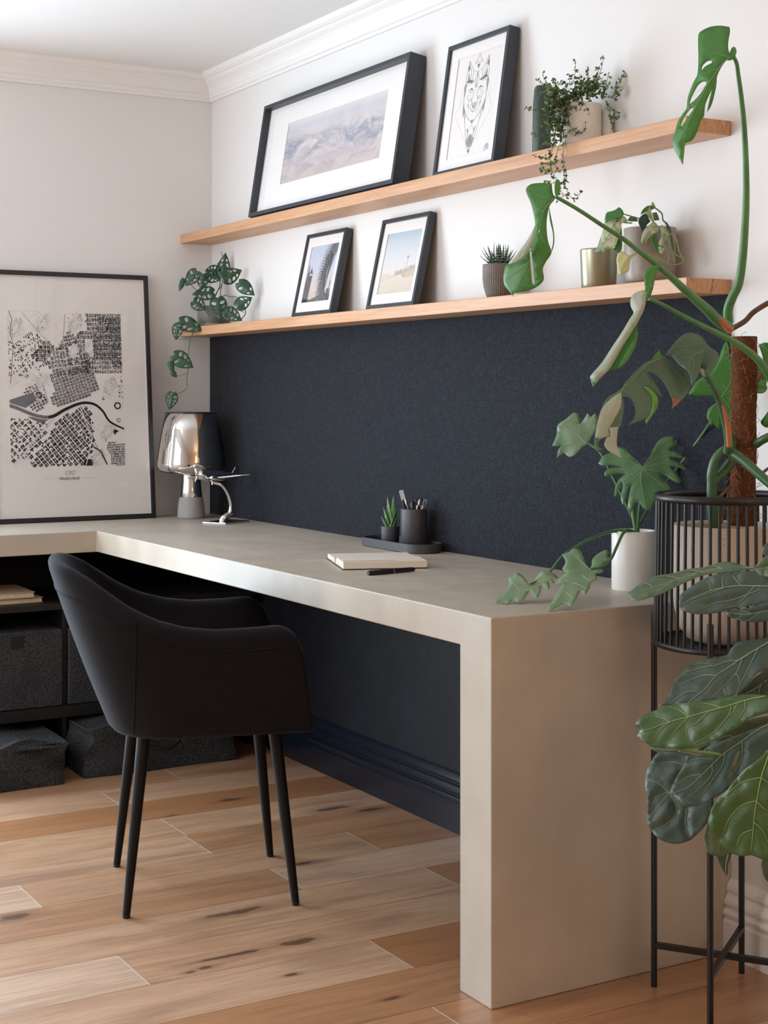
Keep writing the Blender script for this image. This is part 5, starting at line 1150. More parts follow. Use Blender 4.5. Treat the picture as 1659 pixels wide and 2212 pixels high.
leaf(phil, XD, [(568,820),(600,770),(650,690),(702,612),(642,602),(680,545),(740,500),(698,462),(730,400),(698,330),(760,310),(800,280),(860,285),(890,340),(920,420),(950,463),(970,430),(980,370),(1050,310),(1110,289),(1126,320),(1110,340),(1141,371),(1100,400),(1065,440),(1082,490),(1040,502),(1008,502),(1022,562),(962,590),(952,640),(912,702),(870,660),(840,722),(780,812),(742,790),(700,790),(640,822),(580,852)], 3.145, [(952,466),(850,540),(700,690),(590,842)], LM['philpale'], gx=-.15, gy=1.9, fold=.15, veins=[[(948,466),(880,400),(780,310)], [(945,470),(820,480),(720,480)], [(850,540),(760,580),(660,600)], [(955,468),(1040,400),(1110,310)], [(955,472),(1030,460),(1075,480)], [(880,520),(940,560),(1010,560)], [(800,590),(880,620),(930,660)], [(720,670),(790,720),(790,790)]], vw=1.8, grid=18, wave=.003)
leaf(phil, XD, [(640,806),(690,770),(730,735),(770,742),(800,770),(780,808),(742,788),(700,788)], 3.052, [(650,802),(770,750)], leafmat('yellowed_margin', (.42, .36, .05), (.30, .32, .08), (.5, .45, .1), rough=.5, trans=.1), gy=1.9, vw=.6, name='yellowed_margin', label='yellowed margin')

# ------------------------------------------------ fiddle leaf fig in the foreground
fig = thing('fiddle_leaf_fig', 'fiddle leaf fig with big leathery leaves in front of the wire stand', 'potted plant', tuple(at_z(1900, 2450, 0)))
FT = at_d(1790, 1600, 2.52)
mb = MB(); b_ = at_d(1900, 2390, 2.5); mb.tube([Vector((b_.x, b_.y, .20)), at_d(1860, 2000, 2.5), FT, at_d(1760, 1300, 2.52), at_d(1740, 1080, 2.55)], [.014, .012, .010, .007, .005], 12, smooth=5); mb.build('trunk', plain('fig_bark', (.16, .11, .075), .85, var=.3, vscale=40), fig, True)
mb = MB(); mb.lathe([(.001, 0), (.10, 0), (.12, .02), (.135, .24), (.13, .245), (.122, .24), (.12, .22)], (b_.x, b_.y, 0), 56, caps=(True, False)); mb.build('pot', plain('terracotta_grey', (.22, .21, .20), .7), fig, True)
mb = MB(); mb.lathe([(.0005, .222), (.121, .219)], (b_.x, b_.y, 0), 32, caps=(False, False)); mb.build('soil', M['soil'], fig, True)
def fl(xf, outline, D, mid, mats, veins=(), **k):
    k.setdefault('quilt', .004); k.setdefault('vw', 2.4); k.setdefault('wave', .002)
    leaf(fig, xf, outline, D, mid, LM[mats], veins=veins, thick=.0007, **k)
    x, y = mid[0]; s, ox, oy = xf; px, py = x/s+ox, y/s+oy
    ty = min(1950, py+70); tx = float(np.interp(ty, [1080, 1300, 1600, 2000], [1740, 1760, 1790, 1860])); tD = float(np.interp(ty, [1080, 1300, 1600, 2000], [2.55, 2.52, 2.52, 2.5]))
    stem(fig, X1, [(px, py), ((px+tx)/2, (py+ty)/2-12), (tx, ty)], [D+.004, (D+tD)/2+.02, tD], [.0028, .003, .0038], M['stempale'], 'petiole', smooth=6, seg=8)
fl(XF, [(25,420),(60,390),(120,345),(200,290),(300,258),(420,240),(540,205),(700,185),(860,140),(960,145),(1060,175),(1170,180),(1290,190),(1290,215),(1160,202),(1040,216),(900,230),(780,240),(650,270),(560,310),(470,350),(380,395),(300,430),(220,455),(110,482),(50,462)], 2.60, [(1290,200),(1160,190),(940,185),(700,225),(480,285),(250,365),(60,430)], 'figpale', [[(700,225),(560,215),(430,245)], [(640,240),(520,300),(440,360)], [(480,285),(360,262),(270,275)], [(430,300),(330,370),(250,440)], [(250,365),(190,330),(140,340)], [(860,200),(780,170),(700,190)]], gx=-0.53, gy=1.4, fold=.3, grid=24)
fl(XF, [(480,470),(500,420),(580,360),(680,300),(780,255),(900,230),(1000,225),(1130,220),(1290,225),(1290,480),(1150,520),(1000,545),(850,582),(700,602),(600,597),(520,572),(482,540)], 2.56, [(1300,352),(1150,350),(1030,348),(870,365),(740,400),(600,460),(500,520)], 'fig', [[(1030,348),(960,270),(990,232)], [(870,365),(860,290),(900,235)], [(760,395),(740,320),(690,305)], [(1200,380),(960,470),(800,500),(700,545)], [(1150,352),(1030,480),(960,540)], [(870,370),(700,430),(560,480)]], gx=-0.38, gy=.5, fold=-.15, grid=22, quilt=.006)
fl(XF, [(890,580),(960,560),(1100,545),(1290,470),(1290,662),(1150,672),(1040,660),(960,642),(910,612)], 2.62, [(1300,560),(1100,600),(900,592)], 'fig', [[(1200,580),(1120,640),(1060,660)], [(1120,598),(1040,570),(1000,560)], [(1040,602),(990,640),(960,640)]], gx=-0.38, gy=.8, fold=-.15)
fl(XF, [(1140,190),(1200,128),(1240,95),(1300,60),(1300,275),(1240,268),(1195,255),(1165,225)], 2.53, [(1310,150),(1240,190),(1150,195)], 'figpale', [[(1250,185),(1230,240),(1240,262)]], gx=-0.58, gy=.2, fold=.3)
fl(XF, [(1218,30),(1240,-20),(1300,-40),(1300,90),(1250,95),(1222,65)], 2.54, [(1310,20),(1225,40)], 'fig', gx=-0.48, fold=-.2)
fl(XF, [(300,1412),(345,1370),(380,1340),(400,1290),(420,1230),(450,1170),(520,1110),(560,1060),(640,1020),(780,985),(900,960),(940,900),(1000,850),(1060,838),(1200,820),(1300,800),(1300,1060),(1180,1120),(1080,1230),(980,1312),(900,1342),(700,1372),(540,1388),(420,1405)], 2.56, [(1300,830),(1200,890),(1040,985),(920,1070),(800,1150),(700,1270),(560,1380)], 'fig', [[(1100,950),(1010,1005),(900,1018),(780,1060),(740,1038),(640,1035)], [(760,1055),(640,1085),(540,1115)], [(800,1142),(700,1140),(600,1175),(470,1230)], [(630,1282),(540,1290),(450,1350),(390,1395)], [(1040,985),(985,1120),(890,1220),(760,1350)], [(975,1125),(1005,1160),(1010,1230)], [(870,1255),(885,1300),(890,1335)], [(1180,900),(1080,1100),(985,1300)]], gx=-0.43, gy=.7, fold=-.12, grid=26, quilt=.007, vw=2.8)
fl(XF, [(92,1572),(130,1520),(200,1480),(300,1440),(420,1405),(560,1380),(760,1365),(920,1330),(1100,1310),(1220,1315),(1300,1345),(1300,1465),(1180,1500),(1080,1535),(1020,1590),(930,1640),(850,1690),(740,1742),(660,1780),(540,1792),(420,1792),(300,1782),(230,1766),(160,1722),(104,1680),(132,1632),(110,1600)], 2.43, [(1300,1318),(1180,1338),(1060,1365),(850,1430),(700,1470),(560,1510),(390,1555),(230,1615),(140,1640)], 'figbright', [[(740,1458),(640,1560),(545,1610),(560,1700)], [(565,1508),(470,1445),(380,1420)], [(942,1412),(920,1490),(850,1580),(770,1660),(600,1752)], [(390,1552),(330,1518),(220,1500)], [(1000,1385),(960,1460),(920,1500)], [(850,1430),(760,1400),(660,1385)], [(400,1555),(310,1620),(250,1720)], [(560,1512),(440,1640),(360,1760)], [(1060,1365),(1060,1440),(1000,1530)]], gx=-0.53, gy=.45, fold=-.14, grid=26, quilt=.007, vw=2.8)
fl(XF, [(200,1768),(300,1775),(420,1780),(490,1795),(470,1812),(400,1822),(320,1818),(260,1812)], 2.47, [(480,1800),(350,1800),(230,1785)], 'figpale', gx=-0.48, gy=.5)
fl(XG, [(275,690),(288,600),(318,540),(352,490),(430,480),(530,490),(640,520),(720,600),(742,700),(695,800),(700,880),(650,960),(560,1045),(460,1068),(370,1040),(310,980),(285,900),(290,810)], 2.56, [(690,420),(600,540),(500,645),(430,742),(360,830),(300,905)], 'fig', [[(430,745),(370,690),(330,672),(280,665)], [(440,735),(345,770),(318,850)], [(520,570),(450,545),(320,562)], [(540,840),(530,950),(560,1030)], [(430,742),(480,860),(400,950),(330,975)], [(500,650),(600,760),(680,780)]], gx=-0.38, gy=.35, fold=-.12, grid=22, quilt=.007, vw=2.2)
fl(XG, [(435,752),(450,690),(490,620),(530,540),(540,510),(620,490),(700,430),(800,400),(930,350),(1080,290),(1080,420),(960,560),(880,640),(800,720),(720,772),(640,812),(525,832),(480,780)], 2.49, [(1080,300),(980,350),(890,415),(780,490),(690,575),(560,700),(450,748)], 'fig', [[(780,485),(770,560),(720,640),(620,780)], [(690,530),(610,525),(545,548)], [(630,625),(550,640),(480,685)], [(890,420),(890,520),(830,630)], [(700,570),(690,640),(570,760)]], gx=-0.38, gy=.45, fold=-.14, grid=24, quilt=.007, vw=2.4)
fl(XG, [(675,932),(690,870),(720,800),(800,720),(900,600),(980,540),(1090,440),(1110,800),(1100,1180),(1020,1166),(950,1140),(880,1146),(800,1112),(740,1052),(692,982)], 2.40, [(1090,420),(1040,560),(1012,650),(990,760),(968,900),(950,1110)], 'figbright', [[(1012,645),(900,672),(820,730),(735,810)], [(982,795),(890,822),(805,915),(770,1010)], [(988,800),(1035,845),(1100,870)], [(965,930),(1020,980),(1070,1090)], [(955,978),(885,1010),(858,1085)], [(1018,650),(1060,680),(1100,690)]], gx=-0.38, gy=.02, fold=-.12, grid=22, quilt=.005, vw=3.0)
fl(XG, [(648,1040),(668,960),(690,870),(720,800),(770,850),(815,1115),(762,1147),(690,1136),(660,1090)], 2.60, [(760,780),(735,960),(745,1140)], 'figpale', [[(740,930),(690,980),(660,1050)], [(738,1000),(770,1060),(800,1110)]], gy=.3)
fl(XG, [(730,1145),(780,1120),(828,1118),(806,1190),(800,1252),(790,1276),(760,1216)], 2.64, [(815,1100),(790,1180),(786,1268)], 'fig')
fl(XG, [(1015,1180),(1056,1150),(1090,1160),(1090,1345),(1040,1292),(1020,1240)], 2.46, [(1085,1150),(1075,1330)], 'fig')
fl(XG, [(600,470),(740,400),(860,310),(960,270),(1090,250),(1090,440),(1000,540),(800,640),(640,560)], 2.60, [(1090,300),(900,400),(640,520)], 'fig', [[(900,400),(800,380),(740,410)], [(860,420),(860,500),(800,620)]], gy=-.3)
fl(XF, [(980,1322),(1060,1250),(1160,1150),(1300,1060),(1300,1350),(1180,1420),(1040,1400)], 2.63, [(1300,1150),(1150,1260),(1000,1330)], 'fig', [[(1200,1220),(1180,1320),(1150,1400)]], gy=-.3)

# ================================================================== plants and pots on the shelves
ZL, ZU = Z1+ST, Z2+ST
# ribbed brown pot with a zebra succulent, lower shelf
hx = at_y(1079, 630, -.066); haw = thing('potted_succulent', 'spiky zebra succulent in a ribbed taupe pot on the lower shelf', 'potted plant', (hx.x, -.066, ZL))
rib = lambda n, d: (lambda a, z: 1+d*(abs(math.cos(a*n/2))-.5))
Rh = .0425
mb = MB(); mb.lathe([(.001, 0), (.028, 0), (.031, .002), (.035, .012), (.0400, .030), (.0422, .05), (Rh, .083), (Rh, .0855), (.039, .0855), (.038, .083), (.038, .075)], (0, 0, 0), 264, rad=lambda a, z: 1+(.045*(abs(math.cos(a*22))-.6) if .004 < z < .082 else 0), caps=(True, False)); mb.build('pot', plain('taupe_stoneware', (.17, .14, .125), .6, var=.12, vscale=60), haw)
mb = MB(); mb.lathe([(.0005, .078), (.038, .077)], (0, 0, 0), 32, caps=(False, False)); mb.build('soil', M['soil'], haw)
def zebra(name, a, b, band=420, thr=(.52, .62)):
    t = NT(name); wv = t.n('ShaderNodeTexWave', wave_type='BANDS', bands_direction='Z'); wv.inputs['Scale'].default_value = band/20; wv.inputs['Distortion'].default_value = 3.5; wv.inputs['Detail'].default_value = 2; wv.inputs['Detail Scale'].default_value = 6; t.l(t.obj(), wv.inputs['Vector'])
    t.col(t.mix(t.ramp(wv.outputs['Fac'], [(thr[0]+.12, (0,)*3), (thr[1]+.16, (1,)*3)]), a, b)); t.set(Roughness=.4); return t.m
def spike(mb, base, d, Ln, w_, th, curl=.25, n=9, seg=10):
    d = d.normalized(); sd = d.cross(UP); sd = sd.normalized() if sd.length > 1e-3 else Vector((1, 0, 0)); nn = sd.cross(d); vs = []
    for i in range(n+1):
        t = i/n; wd = w_*(1-t**1.6)*(.72+.55*math.sin(min(1, t*1.6)*PI*.6))*.62+.0002; c_ = base+d*(Ln*t)+nn*(curl*Ln*t*t*.5)
        for k in range(seg):
            a = 2*PI*k/seg; vs.append(c_+sd*wd*math.cos(a)+nn*(th*(1-t*.9)*math.sin(a)*(1 if math.sin(a) < 0 else .45)))
    mb.add(vs, [(i*seg+k, i*seg+(k+1) % seg, (i+1)*seg+(k+1) % seg, (i+1)*seg+k) for i in range(n) for k in range(seg)], 0, True)
zm = zebra('zebra_leaf', (.022, .062, .042), (.36, .42, .36), 900)
rnd = random.Random(9)
for ring_, (cnt, el, Ln) in enumerate(((9, .35, .050), (9, .75, .056), (7, 1.05, .060), (4, 1.35, .058))):
    for k in range(cnt):
        a = 2*PI*k/cnt+ring_*.37+rnd.uniform(-.12, .12); e = el+rnd.uniform(-.1, .1); d = Vector((math.cos(a)*math.cos(e), math.sin(a)*math.cos(e), math.sin(e)))
        mb = MB(); spike(mb, Vector((math.cos(a)*.008, math.sin(a)*.008, .080)), d, Ln*rnd.uniform(.9, 1.08), .0085, .005, .35); mb.build('leaf', zm, haw)

# small succulent in a ribbed charcoal pot on the tray
sx_ = at_y(843, 1168, -.085); suc = thing('potted_succulent', 'little green aloe succulent in a ribbed charcoal pot on the tray', 'potted plant', (sx_.x, -.085, H+.0046))
mb = MB(); mb.lathe([(.001, 0), (.0225, 0), (.0235, .0015), (.0245, .055), (.0240, .0565), (.021, .0565), (.0205, .055), (.0205, .048)], (0, 0, 0), 160, rad=lambda a, z: 1.06+(.09*(abs(math.cos(a*13))-.6) if .003 < z < .0545 else 0), caps=(True, False)); mb.build('pot', plain('ribbed_charcoal', (.055, .055, .062), .5), suc)
mb = MB(); mb.lathe([(.0005, .051), (.0208, .050)], (0, 0, 0), 24, caps=(False, False)); mb.build('soil', M['soil'], suc)
def aloe():
    t = NT('aloe_leaf'); f = t.noise(t.mapping((60, 60, 160)), 2, 3); t.col(t.ramp(f, [(.35, (.085, .19, .065)), (.6, (.15, .29, .12)), (.75, (.34, .46, .28))])); t.set(Roughness=.42); return t.m
am = aloe()
for px, py, Ln, w_, b in ((823, 1116, .052, .0095, (-.008, -.004)), (834, 1074, .075, .0110, (-.002, .006)), (826, 1096, .060, .0105, (-.006, .002)), (851, 1071, .078, .0095, (.004, .008)), (848, 1077, .070, .0090, (.001, .010)), (858, 1100, .056, .0115, (.006, -.004)), (856, 1122, .040, .0085, (.004, -.010)), (862, 1112, .042, .008, (.010, .002))):
    base = Vector((sx_.x+b[0], -.085+b[1], H+.055)); tip = at_d(px, py, depth(base)-.006+b[1]*-.8); d = tip-base; mb = MB(); spike(mb, base, d, d.length*1.0, w_*1.75, .0055, .10, 10); mb.build('leaf', am, suc, True)

# sage green planter and the pothos pot, lower shelf
gx_ = at_y(1293.5, 612, -.066); Rg = .0435
mb = MB(); mb.lathe([(.001, 0), (Rg-.005, 0), (Rg-.004, .0015), (Rg-.0005, .086), (Rg, .0885), (Rg-.0015, .0905), (Rg-.004, .0905), (Rg-.005, .088), (Rg-.0075, .01), (.001, .008)], (0, 0, 0), 72)
mb.v = [(x+gx_.x, y-.066, z+ZL) for x, y, z in mb.v]
def sage():
    t = NT('sage_metallic_glaze'); t.col((.38, .37, .27, 1)); t.set(Metallic=.65, Roughness=.33); return t.m
tag(mb.build('planter', sage(), weld=True), 'empty sage green metallic planter on the lower shelf beside the pothos', 'planter')
qx = at_y(1404, 600, -.064); Rq = .0575; poth = thing('potted_pothos', 'variegated pothos trailing from a taupe pot at the right of the lower shelf', 'potted plant', (qx.x, -.064, ZL))
mb = MB(); mb.lathe([(.001, 0), (.042, 0), (.048, .002), (.053, .008), (.0555, .018), (Rq-.001, .05), (Rq, .120), (Rq-.0006, .1215), (Rq-.003, .1215), (Rq-.004, .119), (Rq-.005, .10)], (0, 0, 0), 72, caps=(True, False)); mb.build('pot', plain('taupe_glaze', (.30, .25, .215), .38, var=.03), poth)
mb = MB(); mb.lathe([(.0005, .107), (Rq-.005, .105)], (0, 0, 0), 32, caps=(False, False)); mb.build('soil', M['soil'], poth)
Dq = depth((qx.x, -.064, ZL)); Fq = Dq-.075
stem(poth, XP, [(1340,330), (1290,290), (1278,210), (1240,165), (1180,122)], [Dq+.0, Dq-.02], .0018, M['stempale']); stem(poth, XP, [(1330,330), (1385,420), (1410,560), (1425,700)], [Dq-.045, Fq], [.0026, .0022], M['stemdark'])
stem(poth, XP, [(1390,480), (1440,500), (1488,600), (1512,720), (1568,830), (1552,880), (1480,902), (1380,893), (1200,810), (1040,742), (930,730)], [Fq, Fq-.015, Fq-.01, Fq-.02], .0015, M['stempale']); stem(poth, XP, [(1300,700), (1430,745), (1555,815)], [Fq-.01, Fq-.012], .0013, M['stempale'])
stem(poth, XP, [(1345,520), (1420,710), (1450,870)], [Fq, Fq-.01], .0012, M['stempale']); stem(poth, XP, [(1300,620), (1370,770), (1360,885)], [Fq, Fq-.01], .0013, M['stempale']); stem(poth, XP, [(740,205), (850,236), (965,268)], [Dq-.07, Dq-.03], .0014, M['stempale']); stem(poth, XP, [(640,300), (740,322), (860,330)], [Dq-.09, Dq-.05], .0013, M['stembrown'])
def pl_(o, D, mid, m, **k): k.setdefault('vw', .8); leaf(poth, XP, o, D, mid, LM[m], **k)
pl_([(720,380),(728,560),(722,690),(680,752),(600,690),(640,640),(690,470)], Dq-.075, [(715,400),(690,740)], 'potgreen', gx=-.4, fold=.2)
pl_([(353,732),(400,620),(440,500),(475,370),(490,260),(512,190),(560,172),(630,150),(682,110),(722,140),(750,195),(735,238),(762,240),(792,282),(800,312),(740,326),(720,336),(710,400),(670,520),(640,640),(560,690),(470,722)], Dq-.085, [(730,235),(640,300),(560,450),(470,600),(360,728)], 'potvar', gx=-.6, gy=.2, fold=-.3, arch=.2, grid=16)
pl_([(560,172),(630,150),(682,110),(722,140),(750,195),(735,236),(660,262),(580,290),(500,330),(488,270),(512,192)], Dq-.088, [(730,220),(620,220),(510,260)], 'potgreen', gx=-.6, gy=.3, fold=-.2, name='leaf_fold')
pl_([(795,302),(830,250),(872,236),(940,280),(942,306),(870,310)], Dq-.02, [(800,300),(930,300)], 'potgreen', gy=.3)
pl_([(980,220),(1000,160),(1060,102),(1120,90),(1192,120),(1130,150),(1060,182),(1010,200)], Dq-.01, [(1185,118),(1080,130),(985,218)], 'potgreen', gy=.4)
pl_([(950,300),(980,242),(1030,202),(1062,200),(1092,262),(1120,310),(1062,362),(1000,442),(965,382)], Dq-.055, [(1060,205),(1040,300),(998,435)], 'potdark', gx=-.3, fold=-.3)
pl_([(1030,190),(1082,150),(1108,95),(1132,180),(1152,250),(1167,302),(1140,312),(1090,252),(1060,192)], Dq-.065, [(1108,100),(1110,200),(1155,300)], 'potvar', gx=-.3)
pl_([(1123,92),(1140,35),(1166,60),(1190,116)], Dq-.01, [(1185,112),(1142,40)], 'potvar')
pl_([(1140,192),(1200,180),(1222,222),(1242,290),(1170,296)], Dq-.02, [(1150,200),(1230,285)], 'potgreen')
pl_([(990,612),(990,560),(1020,450),(1082,370),(1160,305),(1202,342),(1252,442),(1230,456),(1180,466),(1130,502),(1080,552),(1040,602),(1010,615)], Fq-.005, [(1240,445),(1130,430),(1050,510),(995,605)], 'potvar', gx=-.2, gy=.5, fold=-.3)
pl_([(1148,520),(1182,478),(1206,560),(1232,652),(1252,746),(1200,722),(1150,642),(1141,580)], Fq, [(1182,485),(1190,600),(1248,742)], 'potgreen', gx=-.3)
pl_([(1254,380),(1276,354),(1320,390),(1372,462),(1392,482),(1350,520),(1310,612),(1260,647),(1229,612),(1262,540),(1266,450)], Fq-.012, [(1388,482),(1310,500),(1262,640)], 'potvar', gx=.2, fold=-.3)
pl_([(1224,650),(1260,660),(1310,690),(1306,722),(1280,757),(1240,732)], Fq-.015, [(1305,695),(1235,690)], 'potvar', fold=.3)
pl_([(650,850),(660,782),(710,714),(770,740),(830,776),(890,750),(942,724),(922,760),(860,802),(830,882),(820,986),(760,1022),(692,1058),(670,982)], Fq-.02, [(935,730),(840,780),(760,880),(692,1050)], 'potyel', gx=-.3, fold=-.3)

# upper shelf: green vase, ribbed white pot with a wire vine, slim white vase
vx = at_y(1170, 320, -.07); Rv = .0222
def greenv():
    t = NT('bottle_green_glaze'); t.col((.040, .072, .052, 1)); t.set(Roughness=.42); return t.m
mb = MB(); mb.lathe([(.001, 0), (Rv, 0), (Rv+.0006, .002), (Rv, .06), (Rv-.001, .12), (Rv-.004, .158), (Rv-.006, .165), (Rv-.009, .1685), (.006, .170), (.005, .168), (.005, .12), (.001, .12)], (0, 0, 0), 56); mb.v = [(x+vx.x, y-.07, z+ZU) for x, y, z in mb.v]
tag(mb.build('vase', greenv(), weld=True), 'tall dark green vase behind the trailing vine on the upper shelf', 'vase')
rx = at_y(1250, 290, -.066); Rr = .0545; vine = thing('potted_wire_vine', 'trailing wire vine with tiny leaves in a ribbed white pot on the upper shelf', 'potted plant', (rx.x, -.066, ZU))
mb = MB(); mb.lathe([(.001, 0), (.050, 0), (.052, .002), (Rr-.001, .01), (Rr, .095), (Rr-.0005, .098), (Rr-.004, .098), (Rr-.005, .095), (Rr-.005, .08)], (0, 0, 0), 640, rad=lambda a, z: 1+(.026*(abs(math.cos(a*40))-.6) if .006 < z < .092 else 0), caps=(True, False)); mb.build('pot', M['whitegloss'], vine)
mb = MB(); mb.lathe([(.0005, .088), (Rr-.005, .086)], (0, 0, 0), 32, caps=(False, False)); mb.build('soil', M['soil'], vine)
wx = at_y(1306, 285, -.024); mb = MB(); mb.lathe([(.001, 0), (.013, 0), (.0135, .001), (.0135, .083), (.011, .085), (.001, .085)], (0, 0, 0), 32); mb.v = [(x+wx.x, y-.016, z+ZU) for x, y, z in mb.v]
tag(mb.build('vase', plain('matt_white_ceramic', (.78, .76, .73), .5), weld=True), 'slim white cylinder vase peeping out right of the ribbed pot', 'vase')
rnd = random.Random(21)
Dv = depth((rx.x, -.066, ZU)); cxv, cyv = 1250-1120, 0
leafv = MB(); stemv = MB()
def tinyleaf(p, r):
    a = rnd.uniform(0, 2*PI); n_ = Vector((rnd.uniform(-1, 1), rnd.uniform(-1, .2), rnd.uniform(.1, 1))).normalized(); u = n_.orthogonal().normalized(); v = n_.cross(u); u, v = u*math.cos(a)+v*math.sin(a), v*math.cos(a)-u*math.sin(a)
    k = 7; vs = [p+u*r*(1+math.cos(2*PI*i/k))*1.0+v*r*.72*math.sin(2*PI*i/k)+n_*r*.18*math.cos(4*PI*i/k) for i in range(k)]
    leafv.add(vs, [tuple(range(k))], 0 if rnd.random() < .62 else 1, False)
def vstem(pts, D0, D1, dens=1.0):
    n = len(pts); P = [at_d(x/6.504+1120, y/6.504+110, D0+(D1-D0)*i/(n-1)) for i, (x, y) in enumerate(pts)]
    stemv.tube(P, .0006, 5, smooth=4); Q = catmull(P, 6); Ln = sum((b-a).length for a, b in zip(Q, Q[1:])); m = max(3, int(Ln/.0062*dens))
    for i in range(m):
        t = (i+.7)/m*.98+.02
        if t < .22 and rnd.random() < .5: continue
        j = min(len(Q)-1, int(t*(len(Q)-1))); p = Q[j]+Vector((rnd.uniform(-1, 1), rnd.uniform(-1, 1), rnd.uniform(-1, 1)))*.0012
        for _ in range(2 if rnd.random() < .6 else 1): tinyleaf(p+Vector((rnd.uniform(-1, 1), rnd.uniform(-1, .3), rnd.uniform(-1, 1)))*.0032, rnd.uniform(.0032, .0055))
front = Dv-.062
S_ = [[(700,600),(500,530),(360,470),(240,398)], [(700,610),(480,560),(380,420),(330,312)], [(700,700),(520,800),(380,860),(180,825),(95,800)], [(650,700),(520,900),(460,1100),(400,1200),(170,1150)], [(640,620),(480,640),(360,640),(255,590)], [(600,800),(480,980),(420,1010),(310,1010)], [(560,800),(520,1100),(490,1300),(380,1290),(300,1340)],
      [(560,900),(500,1250),(450,1470),(350,1500),(215,1480)], [(620,1200),(540,1420),(515,1560),(440,1590),(345,1585)], [(470,1350),(445,1480),(460,1650),(400,1680),(300,1660)], [(460,1640),(490,1720),(520,1790)], [(540,1430),(515,1560),(550,1680),(605,1715)], [(640,1300),(625,1500),(640,1700),(645,1840),(600,1845)], [(660,1620),(675,1750),(670,1830),(645,1840),(680,1960),(740,2060),(800,2080),(860,2010),(885,1950)], [(690,2030),(620,2000),(580,1950)], [(640,1845),(520,1855),(420,1850),(400,1820)], [(700,2030),(620,2050),(540,2090)],
      [(760,470),(795,320),(800,130)], [(990,500),(985,370),(968,215)], [(1080,500),(1140,330),(1180,180),(1200,60)], [(1100,480),(1120,300),(1100,240)], [(1200,600),(1230,480),(1270,300)], [(1380,540),(1410,470),(1460,360),(1500,305)], [(1200,650),(1330,640),(1400,570),(1480,525)], [(1150,620),(1300,660),(1390,640),(1380,560),(1310,520)], [(1220,690),(1280,850),(1300,980),(1330,1130)], [(1230,700),(1300,800),(1390,860),(1415,920),(1370,950),(1295,910)],
      [(870,640),(960,800),(990,880),(960,930),(900,900)], [(850,820),(850,1000),(850,1140)], [(940,1040),(930,1110),(860,1150),(800,1120),(640,980)], [(780,880),(840,1040),(940,1110),(950,1040)], [(900,600),(720,740),(640,700)], [(720,470),(715,380),(705,320)], [(890,480),(880,400),(885,335)], [(560,520),(500,440),(480,400)], [(780,1080),(690,1170),(650,1320)], [(640,1170),(600,1110),(520,1020),(430,930)], [(650,1210),(600,1250),(500,1265),(380,1240)], [(1100,480),(1100,400),(1090,350)], [(1230,520),(1290,460),(1310,440)]]
for q in S_: vstem(q, front+rnd.uniform(-.004, .025), front+rnd.uniform(-.012, .02))
for k in range(64):
    x, y = rnd.uniform(480, 1280), rnd.uniform(450, 660); dx, dy = rnd.uniform(-170, 60), rnd.uniform(-60, 260) if x < 1000 else rnd.uniform(-120, 60)
    vstem([(x, y), (x+dx*.4+rnd.uniform(-40, 40), y+dy*.2-30), (x+dx, y+dy)], Dv-rnd.uniform(-.01, .06), Dv-rnd.uniform(.0, .068), 1.3)
for k in range(34):
    x, y = rnd.uniform(430, 720), rnd.uniform(560, 760); vstem([(x, y), (x-rnd.uniform(0, 60), y+rnd.uniform(100, 220)), (x-rnd.uniform(-60, 140), y+rnd.uniform(250, 620))], front+rnd.uniform(0, .02), front+rnd.uniform(-.015, .01), .8)
lv1 = leafmat('wire_vine_leaf', (.045, .105, .062), (.10, .17, .105), (.1, .2, .1), rough=.45, trans=.15, bump=0)[0]; lv2 = leafmat('wire_vine_young_leaf', (.16, .25, .08), (.26, .34, .15), (.1, .2, .1), rough=.45, trans=.2, bump=0)[0]
o = leafv.build('foliage', [lv1, lv2], vine, True, keep=True); o['kind'] = 'stuff'
o = stemv.build('wiry_stems', plain('red_wire_stem', (.13, .048, .032), .6, var=.2, vscale=60), vine, True); o['kind'] = 'stuff'

